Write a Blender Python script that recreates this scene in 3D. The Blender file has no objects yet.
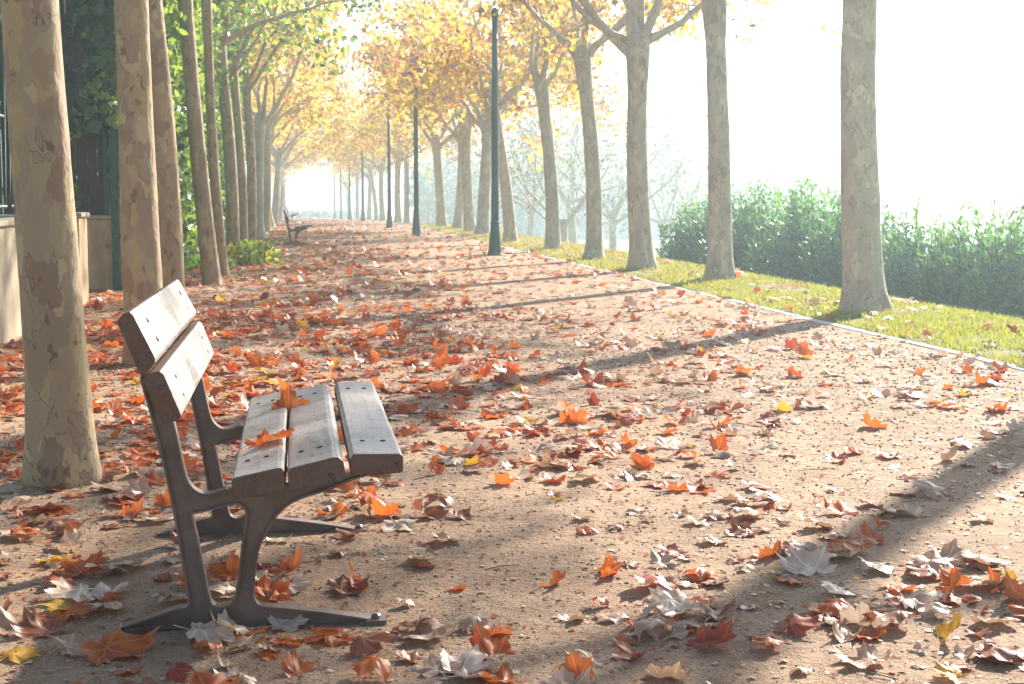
import bpy, math, random
import numpy as np
from mathutils import Vector, Matrix, Euler, noise
from mathutils.geometry import tessellate_polygon

R = math.radians
S = bpy.context.scene
COL = S.collection
rng = random.Random(11)
nr = np.random.default_rng(11)

# ------------------------------------------------------------------ camera, sky, sun, exposure
H = 1.12
FPX = 1500.0
PITCH = math.atan(144 / FPX)
YAW = math.atan(216 * math.cos(PITCH) / FPX)
cam = bpy.data.cameras.new('camera')
camo = bpy.data.objects.new('camera', cam)
COL.objects.link(camo)
cam.sensor_width = 36.0
cam.lens = 36.0 * FPX / 1024
cam.clip_start = 0.05
cam.clip_end = 3000
cam.dof.use_dof = True
cam.dof.focus_distance = 4.6
cam.dof.aperture_fstop = 16.0
camo.location = (0, 0, H)
camo.rotation_euler = (math.pi / 2 - PITCH, 0, -YAW)
S.camera = camo
CM = camo.rotation_euler.to_matrix()

SUN_EL, SUN_AZ = R(28), R(39)
w = bpy.data.worlds.new('World')
S.world = w
w.use_nodes = True
bg = w.node_tree.nodes['Background']
sky = w.node_tree.nodes.new('ShaderNodeTexSky')
sky.sky_type = 'NISHITA'
sky.sun_disc = False
sky.sun_elevation = SUN_EL
sky.sun_rotation = SUN_AZ
w.node_tree.links.new(sky.outputs[0], bg.inputs[0])
bg.inputs[1].default_value = 0.085
sl = bpy.data.lights.new('sun', 'SUN')
sl.energy = 5.0
sl.angle = R(1.1)
sl.color = (1.0, 0.92, 0.80)
so = bpy.data.objects.new('sun', sl)
COL.objects.link(so)
sdir = Vector((math.sin(SUN_AZ) * math.cos(SUN_EL), math.cos(SUN_AZ) * math.cos(SUN_EL), math.sin(SUN_EL)))
so.rotation_euler = sdir.to_track_quat('Z', 'Y').to_euler()
S.view_settings.view_transform = 'Standard'
S.view_settings.look = 'None'
S.view_settings.gamma = 1
S.view_settings.use_curve_mapping = False
S.view_settings.exposure = 1.5
S.cycles.max_bounces = 8
S.cycles.transmission_bounces = 6
S.cycles.volume_bounces = 1
HAZE = 0.0036

# ------------------------------------------------------------------ helpers
def base_z(Y):
    """the avenue is level at first, then falls away very gently"""
    if Y < 40: return 0.0
    if Y < 90: return -0.5 * 0.00022 * (Y - 40) ** 2
    return -0.275 - 0.011 * (Y - 90)

def side_z(X):
    if X < 4.7: return 0.0
    if X < 6.1: return 0.004 + 0.031 * (X - 4.7)
    t = X - 6.1
    if t < 3.4:
        u = t / 3.4
        return 0.048 - 1.75 * (u * u * (3 - 2 * u))
    return -1.702 - 0.02 * (t - 3.4)

def fn(x, y, z=0.0):
    return noise.noise(Vector((x, y, z)))

def gz(X, Y):
    """height of the surface one walks on"""
    z = base_z(Y) + side_z(X)
    if Y < 60 and X < 4.68:
        e = 1.0 if X < 3.9 else max(0.0, (4.68 - X) / 0.78)
        z += e * (0.018 * fn(X * 0.55, Y * 0.55) + 0.006 * fn(X * 2.3, Y * 2.3, 3.0))
        if Y < 20:
            z += 0.007 * max(-0.6, fn(X * 3.6, Y * 2.6, 21.0)) * (1 - Y / 20)
        if Y < 14:
            z += 0.0035 * fn(X * 8, Y * 8, 5.0) * (1 - Y / 14)
    return z

def ray(px, py):
    return (CM @ Vector(((px - 512) / FPX, -(py - 342) / FPX, -1.0))).normalized()

def at(px, py):
    d = ray(px, py); o = Vector((0, 0, H)); z = 0.0
    for _ in range(12):
        if d.z > -1e-4: return None
        t = (z - H) / d.z
        p = o + d * t
        z = gz(p.x, p.y)
    return p

def plane(px, py, Y):
    d = ray(px, py)
    p = Vector((0, 0, H)) + d * (Y / d.y)
    return p.x, p.z

CMI = CM.inverted()
def proj(p):
    v = CMI @ (Vector(p) - Vector((0, 0, H)))
    if v.z > -0.05: return None
    return 512 + FPX * v.x / -v.z, 342 - FPX * v.y / -v.z, -v.z

def mesh_obj(name, V, F, mats, parent=None, mi=None, smooth=True, uv=None):
    me = bpy.data.meshes.new(name)
    me.from_pydata([tuple(v) for v in V], [], [tuple(f) for f in F])
    for m in (mats if isinstance(mats, (list, tuple)) else [mats]):
        me.materials.append(m)
    if mi is not None:
        me.polygons.foreach_set('material_index', np.asarray(mi, dtype=np.int32))
    if smooth:
        me.polygons.foreach_set('use_smooth', np.ones(len(me.polygons), dtype=bool))
    if uv is not None:
        l = me.uv_layers.new(name='UVMap')
        idx = np.empty(len(me.loops), dtype=np.int32)
        me.loops.foreach_get('vertex_index', idx)
        l.data.foreach_set('uv', np.asarray(uv, dtype=np.float32)[idx].ravel())
    me.update()
    o = bpy.data.objects.new(name, me)
    COL.objects.link(o)
    if parent is not None: o.parent = parent
    return o

def fast_obj(name, V, F, mats, mi=None, smooth=False, parent=None, uv=None):
    """V (n,3) array, F (m,k) array of equal faces"""
    me = bpy.data.meshes.new(name)
    V = np.asarray(V, dtype=np.float32); F = np.asarray(F, dtype=np.int32)
    n, m, k = len(V), len(F), F.shape[1]
    me.vertices.add(n); me.vertices.foreach_set('co', V.ravel())
    me.loops.add(m * k); me.loops.foreach_set('vertex_index', F.ravel())
    me.polygons.add(m)
    me.polygons.foreach_set('loop_start', np.arange(0, m * k, k, dtype=np.int32))
    me.polygons.foreach_set('loop_total', np.full(m, k, dtype=np.int32))
    for mt in (mats if isinstance(mats, (list, tuple)) else [mats]): me.materials.append(mt)
    if mi is not None: me.polygons.foreach_set('material_index', np.asarray(mi, dtype=np.int32))
    if smooth: me.polygons.foreach_set('use_smooth', np.ones(m, dtype=bool))
    if uv is not None:
        l = me.uv_layers.new(name='UVMap')
        l.data.foreach_set('uv', np.asarray(uv, dtype=np.float32)[F.ravel()].ravel())
    me.update(calc_edges=True)
    o = bpy.data.objects.new(name, me)
    COL.objects.link(o)
    if parent is not None: o.parent = parent
    return o

def tag(o, label=None, cat=None, group=None, kind=None):
    if label: o['label'] = label
    if cat: o['category'] = cat
    if group: o['group'] = group
    if kind: o['kind'] = kind
    return o

def empty(name, loc, rz=0.0, sc=1.0):
    o = bpy.data.objects.new(name, None)
    o.empty_display_size = 0.2
    o.location = loc; o.rotation_euler = (0, 0, rz); o.scale = (sc,) * 3
    COL.objects.link(o)
    return o

def children(o): return [c for c in list(COL.objects) if c.parent is o]

def copy_tree(o, kids, parent=None):
    c = o.copy(); COL.objects.link(c); c.parent = parent
    for k, kk in kids:
        copy_tree(k, kk, c)
    return c

def kids_of(o, allobj):
    return [(c, kids_of(c, allobj)) for c in allobj.get(o.name, [])]

def child_map():
    m = {}
    for o in COL.objects:
        if o.parent: m.setdefault(o.parent.name, []).append(o)
    return m

class MB:
    def __init__(s): s.V = []; s.F = []
    def box(s, a, b):
        n = len(s.V); (x0, y0, z0), (x1, y1, z1) = a, b
        s.V += [(x0,y0,z0),(x1,y0,z0),(x1,y1,z0),(x0,y1,z0),(x0,y0,z1),(x1,y0,z1),(x1,y1,z1),(x0,y1,z1)]
        s.F += [tuple(n+i for i in f) for f in ((0,3,2,1),(4,5,6,7),(0,1,5,4),(1,2,6,5),(2,3,7,6),(3,0,4,7))]
    def tube(s, pts, rad, seg=8, rfun=None, cap=True):
        n0 = len(s.V); pts = [Vector(p) for p in pts]
        ref = Vector((0, 0, 1)) if abs((pts[-1]-pts[0]).normalized().z) < 0.9 else Vector((1, 0, 0))
        for i, p in enumerate(pts):
            t = (pts[min(i+1, len(pts)-1)] - pts[max(i-1, 0)]).normalized()
            u = t.cross(ref).normalized(); v = t.cross(u)
            for k in range(seg):
                a = 2*math.pi*k/seg
                r = rad[i] * (rfun(i, a) if rfun else 1)
                s.V.append(tuple(p + (u*math.cos(a) + v*math.sin(a))*r))
        for i in range(len(pts)-1):
            for k in range(seg):
                a = n0+i*seg+k; b = n0+i*seg+(k+1) % seg
                s.F.append((a, b, b+seg, a+seg))
        if cap:
            s.F.append(tuple(n0+k for k in range(seg)))
            s.F.append(tuple(n0+(len(pts)-1)*seg+k for k in reversed(range(seg))))
    def lathe(s, prof, seg=16, c=(0, 0)):
        n0 = len(s.V)
        for r, z in prof:
            for k in range(seg):
                a = 2*math.pi*k/seg
                s.V.append((c[0]+r*math.cos(a), c[1]+r*math.sin(a), z))
        for i in range(len(prof)-1):
            for k in range(seg):
                a = n0+i*seg+k; b = n0+i*seg+(k+1) % seg
                s.F.append((a, b, b+seg, a+seg))
        s.F.append(tuple(n0+k for k in reversed(range(seg))))
        s.F.append(tuple(n0+(len(prof)-1)*seg+k for k in range(seg)))
    def build(s, name, mat, parent=None, smooth=False):
        return mesh_obj(name, s.V, s.F, mat, parent, smooth=smooth)

# ------------------------------------------------------------------ materials
def mat(name):
    m = bpy.data.materials.new(name); m.use_nodes = True
    nt = m.node_tree
    return m, nt, nt.nodes, nt.links, nt.nodes['Principled BSDF']

def nd(nt, typ, **kw):
    n = nt.nodes.new(typ)
    for k, v in kw.items():
        if hasattr(n, k): setattr(n, k, v)
        else: n.inputs[k.replace('_', ' ')].default_value = v
    return n

def ramp(nt, src, stops, interp='LINEAR'):
    r = nt.nodes.new('ShaderNodeValToRGB'); e = r.color_ramp.elements
    r.color_ramp.interpolation = interp
    while len(e) < len(stops): e.new(0.5)
    for i, (p, c) in enumerate(stops):
        e[i].position = p; e[i].color = (*c, 1) if len(c) == 3 else c
    nt.links.new(src, r.inputs[0])
    return r.outputs[0]

def mix(nt, a, b, fac, mode='MIX'):
    m = nt.nodes.new('ShaderNodeMix'); m.data_type = 'RGBA'; m.blend_type = mode
    for s, i in ((a, 6), (b, 7)):
        if isinstance(s, tuple): m.inputs[i].default_value = (*s, 1)
        else: nt.links.new(s, m.inputs[i])
    if isinstance(fac, float): m.inputs[0].default_value = fac
    else: nt.links.new(fac, m.inputs[0])
    return m.outputs[2]

def coords(nt, scale=(1, 1, 1), rnd=False, kind='Object'):
    tc = nt.nodes.new('ShaderNodeTexCoord')
    mp = nt.nodes.new('ShaderNodeMapping'); mp.inputs['Scale'].default_value = scale
    nt.links.new(tc.outputs[kind], mp.inputs[0])
    if rnd:
        oi = nt.nodes.new('ShaderNodeObjectInfo')
        mu = nt.nodes.new('ShaderNodeMath'); mu.operation = 'MULTIPLY'; mu.inputs[1].default_value = 37.0
        nt.links.new(oi.outputs['Random'], mu.inputs[0]); nt.links.new(mu.outputs[0], mp.inputs['Location'])
    return mp.outputs[0]

def noi(nt, vec, scale, detail=4, rough=0.55, dist=0.0):
    n = nd(nt, 'ShaderNodeTexNoise'); nt.links.new(vec, n.inputs['Vector'])
    n.inputs['Scale'].default_value = scale; n.inputs['Detail'].default_value = detail
    n.inputs['Roughness'].default_value = rough; n.inputs['Distortion'].default_value = dist
    return n.outputs['Fac']

def bump(nt, h, strength, dist, prev=None):
    b = nt.nodes.new('ShaderNodeBump'); b.inputs['Strength'].default_value = strength
    b.inputs['Distance'].default_value = dist
    nt.links.new(h, b.inputs['Height'])
    if prev is not None: nt.links.new(prev, b.inputs['Normal'])
    return b.outputs[0]

def sand_mat():
    m, nt, N, L, P = mat('sandy_gravel_path')
    v = coords(nt, kind='Generated'); tc = nt.nodes.new('ShaderNodeTexCoord'); v = tc.outputs['Object']
    vs = coords(nt, (1.0, 0.32, 1)); big = noi(nt, vs, 1.3, 5, 0.62, 0.6); mid = noi(nt, v, 5, 5); fine = noi(nt, v, 160, 3, 0.7); mid2 = noi(nt, v, 19, 4, 0.6); grit = noi(nt, v, 60, 4, 0.7)
    c1 = ramp(nt, big, [(0.32, (0.30, 0.165, 0.088)), (0.5, (0.43, 0.27, 0.155)), (0.68, (0.53, 0.35, 0.22))])
    c2 = ramp(nt, mid, [(0.3, (0.25, 0.135, 0.075)), (0.65, (0.52, 0.35, 0.22))])
    c = mix(nt, c1, c2, 0.5)
    g = ramp(nt, fine, [(0.3, (0.35, 0.33, 0.31)), (0.5, (1, 1, 1)), (0.72, (1.4, 1.38, 1.33))])
    c = mix(nt, c, g, 0.8, 'MULTIPLY')
    g2 = ramp(nt, grit, [(0.33, (0.45, 0.4, 0.37)), (0.45, (1, 1, 1))])
    c = mix(nt, c, g2, 0.8, 'MULTIPLY')
    L.new(c, P.inputs['Base Color']); P.inputs['Roughness'].default_value = 0.85
    P.inputs['Specular IOR Level'].default_value = 0.35
    b = bump(nt, mid, 1.0, 0.035); b = bump(nt, mid2, 1.0, 0.02, b); b = bump(nt, grit, 1.0, 0.012, b); b = bump(nt, fine, 1.0, 0.005, b)
    L.new(b, P.inputs['Normal'])
    return m

def earth_mat():
    m, nt, N, L, P = mat('grassy_ground')
    v = coords(nt)
    a = noi(nt, v, 0.8, 5); b_ = noi(nt, v, 14, 5)
    c = ramp(nt, a, [(0.35, (0.19, 0.2, 0.035)), (0.55, (0.2, 0.17, 0.05)), (0.7, (0.26, 0.18, 0.08))])
    d = ramp(nt, b_, [(0.3, (0.5, 0.5, 0.5)), (0.7, (1.2, 1.2, 1.1))])
    L.new(mix(nt, c, d, 1.0, 'MULTIPLY'), P.inputs['Base Color']); P.inputs['Roughness'].default_value = 0.95
    L.new(bump(nt, b_, 0.8, 0.03), P.inputs['Normal'])
    return m

def leaf_mat(name, c0, c1, trans=0.45, veins=True, rough=0.45, tcol=None, spec=0.5):
    m, nt, N, L, P = mat(name)
    v = coords(nt, rnd=True)
    n1 = noi(nt, v, 18, 4)
    c = ramp(nt, n1, [(0.3, c0), (0.68, c1)])
    spots = noi(nt, v, 70, 3)
    c = mix(nt, c, (c0[0]*0.4, c0[1]*0.4, c0[2]*0.4), ramp(nt, spots, [(0.62, (0, 0, 0)), (0.72, (0.7, 0.7, 0.7))]))
    if veins:
        tc = nt.nodes.new('ShaderNodeTexCoord')
        hs = []
        for k in (0, 55, -55, 108, -108):
            a = R(k); d = (math.sin(a), math.cos(a), 0); n = (math.cos(a), -math.sin(a), 0)
            dn = nt.nodes.new('ShaderNodeVectorMath'); dn.operation = 'DOT_PRODUCT'; dn.inputs[1].default_value = n
            dd = nt.nodes.new('ShaderNodeVectorMath'); dd.operation = 'DOT_PRODUCT'; dd.inputs[1].default_value = d
            L.new(tc.outputs['UV'], dn.inputs[0]); L.new(tc.outputs['UV'], dd.inputs[0])
            ab = nt.nodes.new('ShaderNodeMath'); ab.operation = 'ABSOLUTE'; L.new(dn.outputs['Value'], ab.inputs[0])
            lt = nt.nodes.new('ShaderNodeMath'); lt.operation = 'LESS_THAN'; lt.inputs[1].default_value = 0.017; L.new(ab.outputs[0], lt.inputs[0])
            gt = nt.nodes.new('ShaderNodeMath'); gt.operation = 'GREATER_THAN'; gt.inputs[1].default_value = 0.0; L.new(dd.outputs['Value'], gt.inputs[0])
            mu = nt.nodes.new('ShaderNodeMath'); mu.operation = 'MULTIPLY'; L.new(lt.outputs[0], mu.inputs[0]); L.new(gt.outputs[0], mu.inputs[1])
            hs.append(mu.outputs[0])
        acc = hs[0]
        for h in hs[1:]:
            mx = nt.nodes.new('ShaderNodeMath'); mx.operation = 'MAXIMUM'; L.new(acc, mx.inputs[0]); L.new(h, mx.inputs[1]); acc = mx.outputs[0]
        mf = nt.nodes.new('ShaderNodeMath'); mf.operation = 'MULTIPLY'; mf.inputs[1].default_value = 0.55; L.new(acc, mf.inputs[0])
        c = mix(nt, c, (min(1, c1[0]*1.2+.05), c1[1]*1.4+.05, c1[2]*1.4+.03), mf.outputs[0])
    L.new(c, P.inputs['Base Color'])
    P.inputs['Roughness'].default_value = rough
    P.inputs['Specular IOR Level'].default_value = spec
    L.new(bump(nt, n1, 0.4, 0.006), P.inputs['Normal'])
    T = nt.nodes.new('ShaderNodeBsdfTranslucent')
    if tcol: T.inputs[0].default_value = (*tcol, 1)
    else: L.new(c, T.inputs[0])
    X = nt.nodes.new('ShaderNodeMixShader'); X.inputs[0].default_value = trans
    L.new(P.outputs[0], X.inputs[1]); L.new(T.outputs[0], X.inputs[2])
    L.new(X.outputs[0], N['Material Output'].inputs[0])
    return m

def bark_mat(name, warm=1.0):
    m, nt, N, L, P = mat(name)
    v = coords(nt, (1, 1, 0.55), rnd=True)
    wob = noi(nt, v, 3.0, 3)
    va = nt.nodes.new('ShaderNodeTexVoronoi'); va.inputs['Scale'].default_value = 13; va.inputs['Randomness'].default_value = 1
    addv = nt.nodes.new('ShaderNodeVectorMath'); addv.operation = 'ADD'
    nz = nd(nt, 'ShaderNodeTexNoise'); L.new(v, nz.inputs['Vector']); nz.inputs['Scale'].default_value = 9; nz.inputs['Detail'].default_value = 3
    sc = nt.nodes.new('ShaderNodeVectorMath'); sc.operation = 'SCALE'; sc.inputs['Scale'].default_value = 0.22
    L.new(nz.outputs['Color'], sc.inputs[0]); L.new(v, addv.inputs[0]); L.new(sc.outputs[0], addv.inputs[1])
    L.new(addv.outputs[0], va.inputs['Vector'])
    sep = nt.nodes.new('ShaderNodeSeparateColor'); L.new(va.outputs['Color'], sep.inputs[0])
    W_ = warm
    def k(c): return (c[0]*W_*(1.0 if W_ < 1.1 else 1), c[1]*W_*(0.82 if W_ < 1.1 else 1.0), c[2]*W_*(0.62 if W_ < 1.1 else 1.0))
    patch = ramp(nt, sep.outputs[0], [(0.0, k((0.27, 0.215, 0.165))), (0.30, k((0.31, 0.265, 0.20))), (0.52, k((0.36, 0.32, 0.235))),
                                      (0.70, k((0.40, 0.355, 0.18))), (0.84, k((0.50, 0.46, 0.30))), (0.93, k((0.19, 0.12, 0.075)))], 'CONSTANT')
    basec = ramp(nt, wob, [(0.3, k((0.25, 0.205, 0.155))), (0.7, k((0.38, 0.34, 0.265)))])
    c = mix(nt, basec, patch, 0.52 if warm < 1.1 else 0.42)
    # flaking edges
    ve = nt.nodes.new('ShaderNodeTexVoronoi'); ve.feature = 'DISTANCE_TO_EDGE'; ve.inputs['Scale'].default_value = 13
    L.new(addv.outputs[0], ve.inputs['Vector'])
    fl = noi(nt, v, 5, 2)
    em = ramp(nt, ve.outputs['Distance'], [(0.0, (1, 1, 1)), (0.028, (0, 0, 0))])
    ms = ramp(nt, fl, [(0.5, (0, 0, 0)), (0.6, (1, 1, 1))])
    c = mix(nt, c, (0.13, 0.085, 0.06), mix(nt, em, ms, 1.0, 'MULTIPLY'))
    sp = noi(nt, v, 16, 3)
    c = mix(nt, c, (0.16, 0.085, 0.05), ramp(nt, sp, [(0.62, (0, 0, 0)), (0.66, ((0.8,)*3 if warm < 1.1 else (0.35,)*3))]))
    L.new(c, P.inputs['Base Color']); P.inputs['Roughness'].default_value = 0.72
    fn_ = noi(nt, v, 40, 4)
    b = bump(nt, sep.outputs[0], 0.5, 0.012); b = bump(nt, fn_, 0.5, 0.006, b); b = bump(nt, sp, 0.6, 0.02, b)
    L.new(b, P.inputs['Normal'])
    return m

def wood_mat(name, base, worn_c, amt, rgh):
    m, nt, N, L, P = mat(name)
    v = coords(nt, (14, 0.7, 14)); v2 = coords(nt)
    g = noi(nt, v, 4, 6, 0.65, 0.4); wv = noi(nt, v2, 7, 5, 0.65); sp = noi(nt, v2, 42, 4, 0.7)
    c = ramp(nt, g, base)
    worn = ramp(nt, wv, [(0.36, (0, 0, 0)), (0.6, (amt,)*3)])
    c = mix(nt, c, worn_c, worn)
    c = mix(nt, c, (0.045, 0.035, 0.04), ramp(nt, sp, [(0.60, (0, 0, 0)), (0.66, (1, 1, 1))]))
    L.new(c, P.inputs['Base Color'])
    L.new(ramp(nt, wv, [(0.3, (rgh,)*3), (0.7, (rgh+0.16,)*3)]), P.inputs['Roughness'])
    b = bump(nt, g, 0.35, 0.004); b = bump(nt, sp, 0.4, 0.003, b)
    L.new(b, P.inputs['Normal'])
    return m

def iron_mat(name, c0, c1, rough=0.5, metal=0.0):
    m, nt, N, L, P = mat(name)
    v = coords(nt, rnd=True); n = noi(nt, v, 9, 5, 0.6); f = noi(nt, v, 90, 3)
    L.new(ramp(nt, n, [(0.35, c0), (0.68, c1)]), P.inputs['Base Color'])
    P.inputs['Roughness'].default_value = rough; P.inputs['Metallic'].default_value = metal
    b = bump(nt, n, 0.3, 0.006); b = bump(nt, f, 0.35, 0.002, b)
    L.new(b, P.inputs['Normal'])
    return m

def stone_mat(name, c0, c1, stain):
    m, nt, N, L, P = mat(name)
    v = coords(nt); n = noi(nt, v, 3, 6, 0.6); f = noi(nt, v, 45, 4)
    v3 = coords(nt, (1, 1, 0.25)); s_ = noi(nt, v3, 4, 4)
    c = ramp(nt, n, [(0.3, c0), (0.7, c1)])
    c = mix(nt, c, stain, ramp(nt, s_, [(0.5, (0, 0, 0)), (0.75, (0.75,)*3)]))
    L.new(c, P.inputs['Base Color']); P.inputs['Roughness'].default_value = 0.9
    b = bump(nt, n, 0.5, 0.02); b = bump(nt, f, 0.5, 0.005, b); L.new(b, P.inputs['Normal'])
    return m

M_sand = sand_mat()
M_earth = earth_mat()
M_bark = bark_mat('plane_tree_bark', 1.45)
M_barkw = bark_mat('warm_plane_tree_bark', 1.09)
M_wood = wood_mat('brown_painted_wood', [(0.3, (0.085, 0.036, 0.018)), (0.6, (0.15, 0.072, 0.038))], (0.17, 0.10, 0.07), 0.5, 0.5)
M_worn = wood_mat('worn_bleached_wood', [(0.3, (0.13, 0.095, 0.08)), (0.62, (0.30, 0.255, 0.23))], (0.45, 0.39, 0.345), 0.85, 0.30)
M_iron = iron_mat('brown_cast_iron', (0.12, 0.075, 0.055), (0.21, 0.15, 0.12), 0.33)
M_bolt = iron_mat('bolt_steel', (0.03, 0.028, 0.035), (0.07, 0.065, 0.075), 0.4, 0.6)
M_green = iron_mat('dark_green_paint', (0.012, 0.045, 0.042), (0.02, 0.065, 0.06), 0.5)
M_fence = iron_mat('fence_green_paint', (0.012, 0.055, 0.038), (0.022, 0.085, 0.06), 0.5)
M_wall = stone_mat('buff_render', (0.46, 0.30, 0.15), (0.60, 0.43, 0.25), (0.2, 0.1, 0.05))
M_wallgrey = stone_mat('pale_cast_stone', (0.34, 0.27, 0.18), (0.46, 0.38, 0.26), (0.2, 0.17, 0.13))
M_kerb = stone_mat('kerb_concrete', (0.56, 0.52, 0.45), (0.7, 0.66, 0.6), (0.4, 0.35, 0.28))
M_plank = stone_mat('dark_fence_boards', (0.035, 0.022, 0.016), (0.075, 0.045, 0.03), (0.02, 0.012, 0.01))
M_pebble = stone_mat('path_grit', (0.28, 0.2, 0.14), (0.5, 0.38, 0.28), (0.2, 0.13, 0.09))
LM = {
    'red-orange': leaf_mat('leaf_red_orange', (0.47, 0.075, 0.018), (0.68, 0.19, 0.035), 0.42),
    'rust-brown': leaf_mat('leaf_rust', (0.25, 0.07, 0.035), (0.38, 0.13, 0.06), 0.3),
    'dark red': leaf_mat('leaf_dark_red', (0.26, 0.035, 0.015), (0.46, 0.085, 0.03), 0.35),
    'tan': leaf_mat('leaf_tan', (0.38, 0.21, 0.12), (0.60, 0.39, 0.25), 0.25, rough=0.4, spec=0.7),
    'pale cream': leaf_mat('leaf_pale', (0.55, 0.36, 0.24), (0.78, 0.58, 0.42), 0.22, rough=0.38, spec=0.8),
    'golden yellow': leaf_mat('leaf_yellow', (0.62, 0.30, 0.03), (0.75, 0.45, 0.06), 0.4),
}
COLS = list(LM)
M_cy = leaf_mat('crown_leaf_yellow', (0.68, 0.47, 0.04), (0.82, 0.64, 0.08), 0.6, False)
M_co = leaf_mat('crown_leaf_orange', (0.58, 0.25, 0.05), (0.72, 0.38, 0.09), 0.55, False)
M_cb = leaf_mat('crown_leaf_brown', (0.30, 0.16, 0.09), (0.45, 0.27, 0.16), 0.45, False)
M_cg = leaf_mat('crown_leaf_green', (0.08, 0.16, 0.03), (0.2, 0.3, 0.05), 0.5, False)
M_hg = leaf_mat('hedge_leaf_green', (0.07, 0.16, 0.02), (0.15, 0.29, 0.035), 0.5, False, 0.35)
M_hy = leaf_mat('hedge_leaf_lime', (0.24, 0.36, 0.04), (0.42, 0.52, 0.07), 0.5, False, 0.35)
M_iv = leaf_mat('ivy_leaf_dark', (0.018, 0.055, 0.022), (0.04, 0.10, 0.03), 0.25, False, 0.32)
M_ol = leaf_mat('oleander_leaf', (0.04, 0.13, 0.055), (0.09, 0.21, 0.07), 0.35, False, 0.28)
M_olt = leaf_mat('oleander_sunlit_leaf', (0.13, 0.30, 0.06), (0.25, 0.44, 0.09), 0.5, False, 0.3)  # sun on the shrub tops, painted in as a brighter leaf green
M_stem = iron_mat('shrub_stem', (0.05, 0.04, 0.025), (0.11, 0.09, 0.05), 0.8)
M_grass = leaf_mat('grass_blade', (0.26, 0.31, 0.025), (0.50, 0.50, 0.05), 0.45, False, 0.5)
M_dry = leaf_mat('grass_blade_dry', (0.4, 0.34, 0.1), (0.55, 0.46, 0.18), 0.4, False, 0.5)

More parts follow.
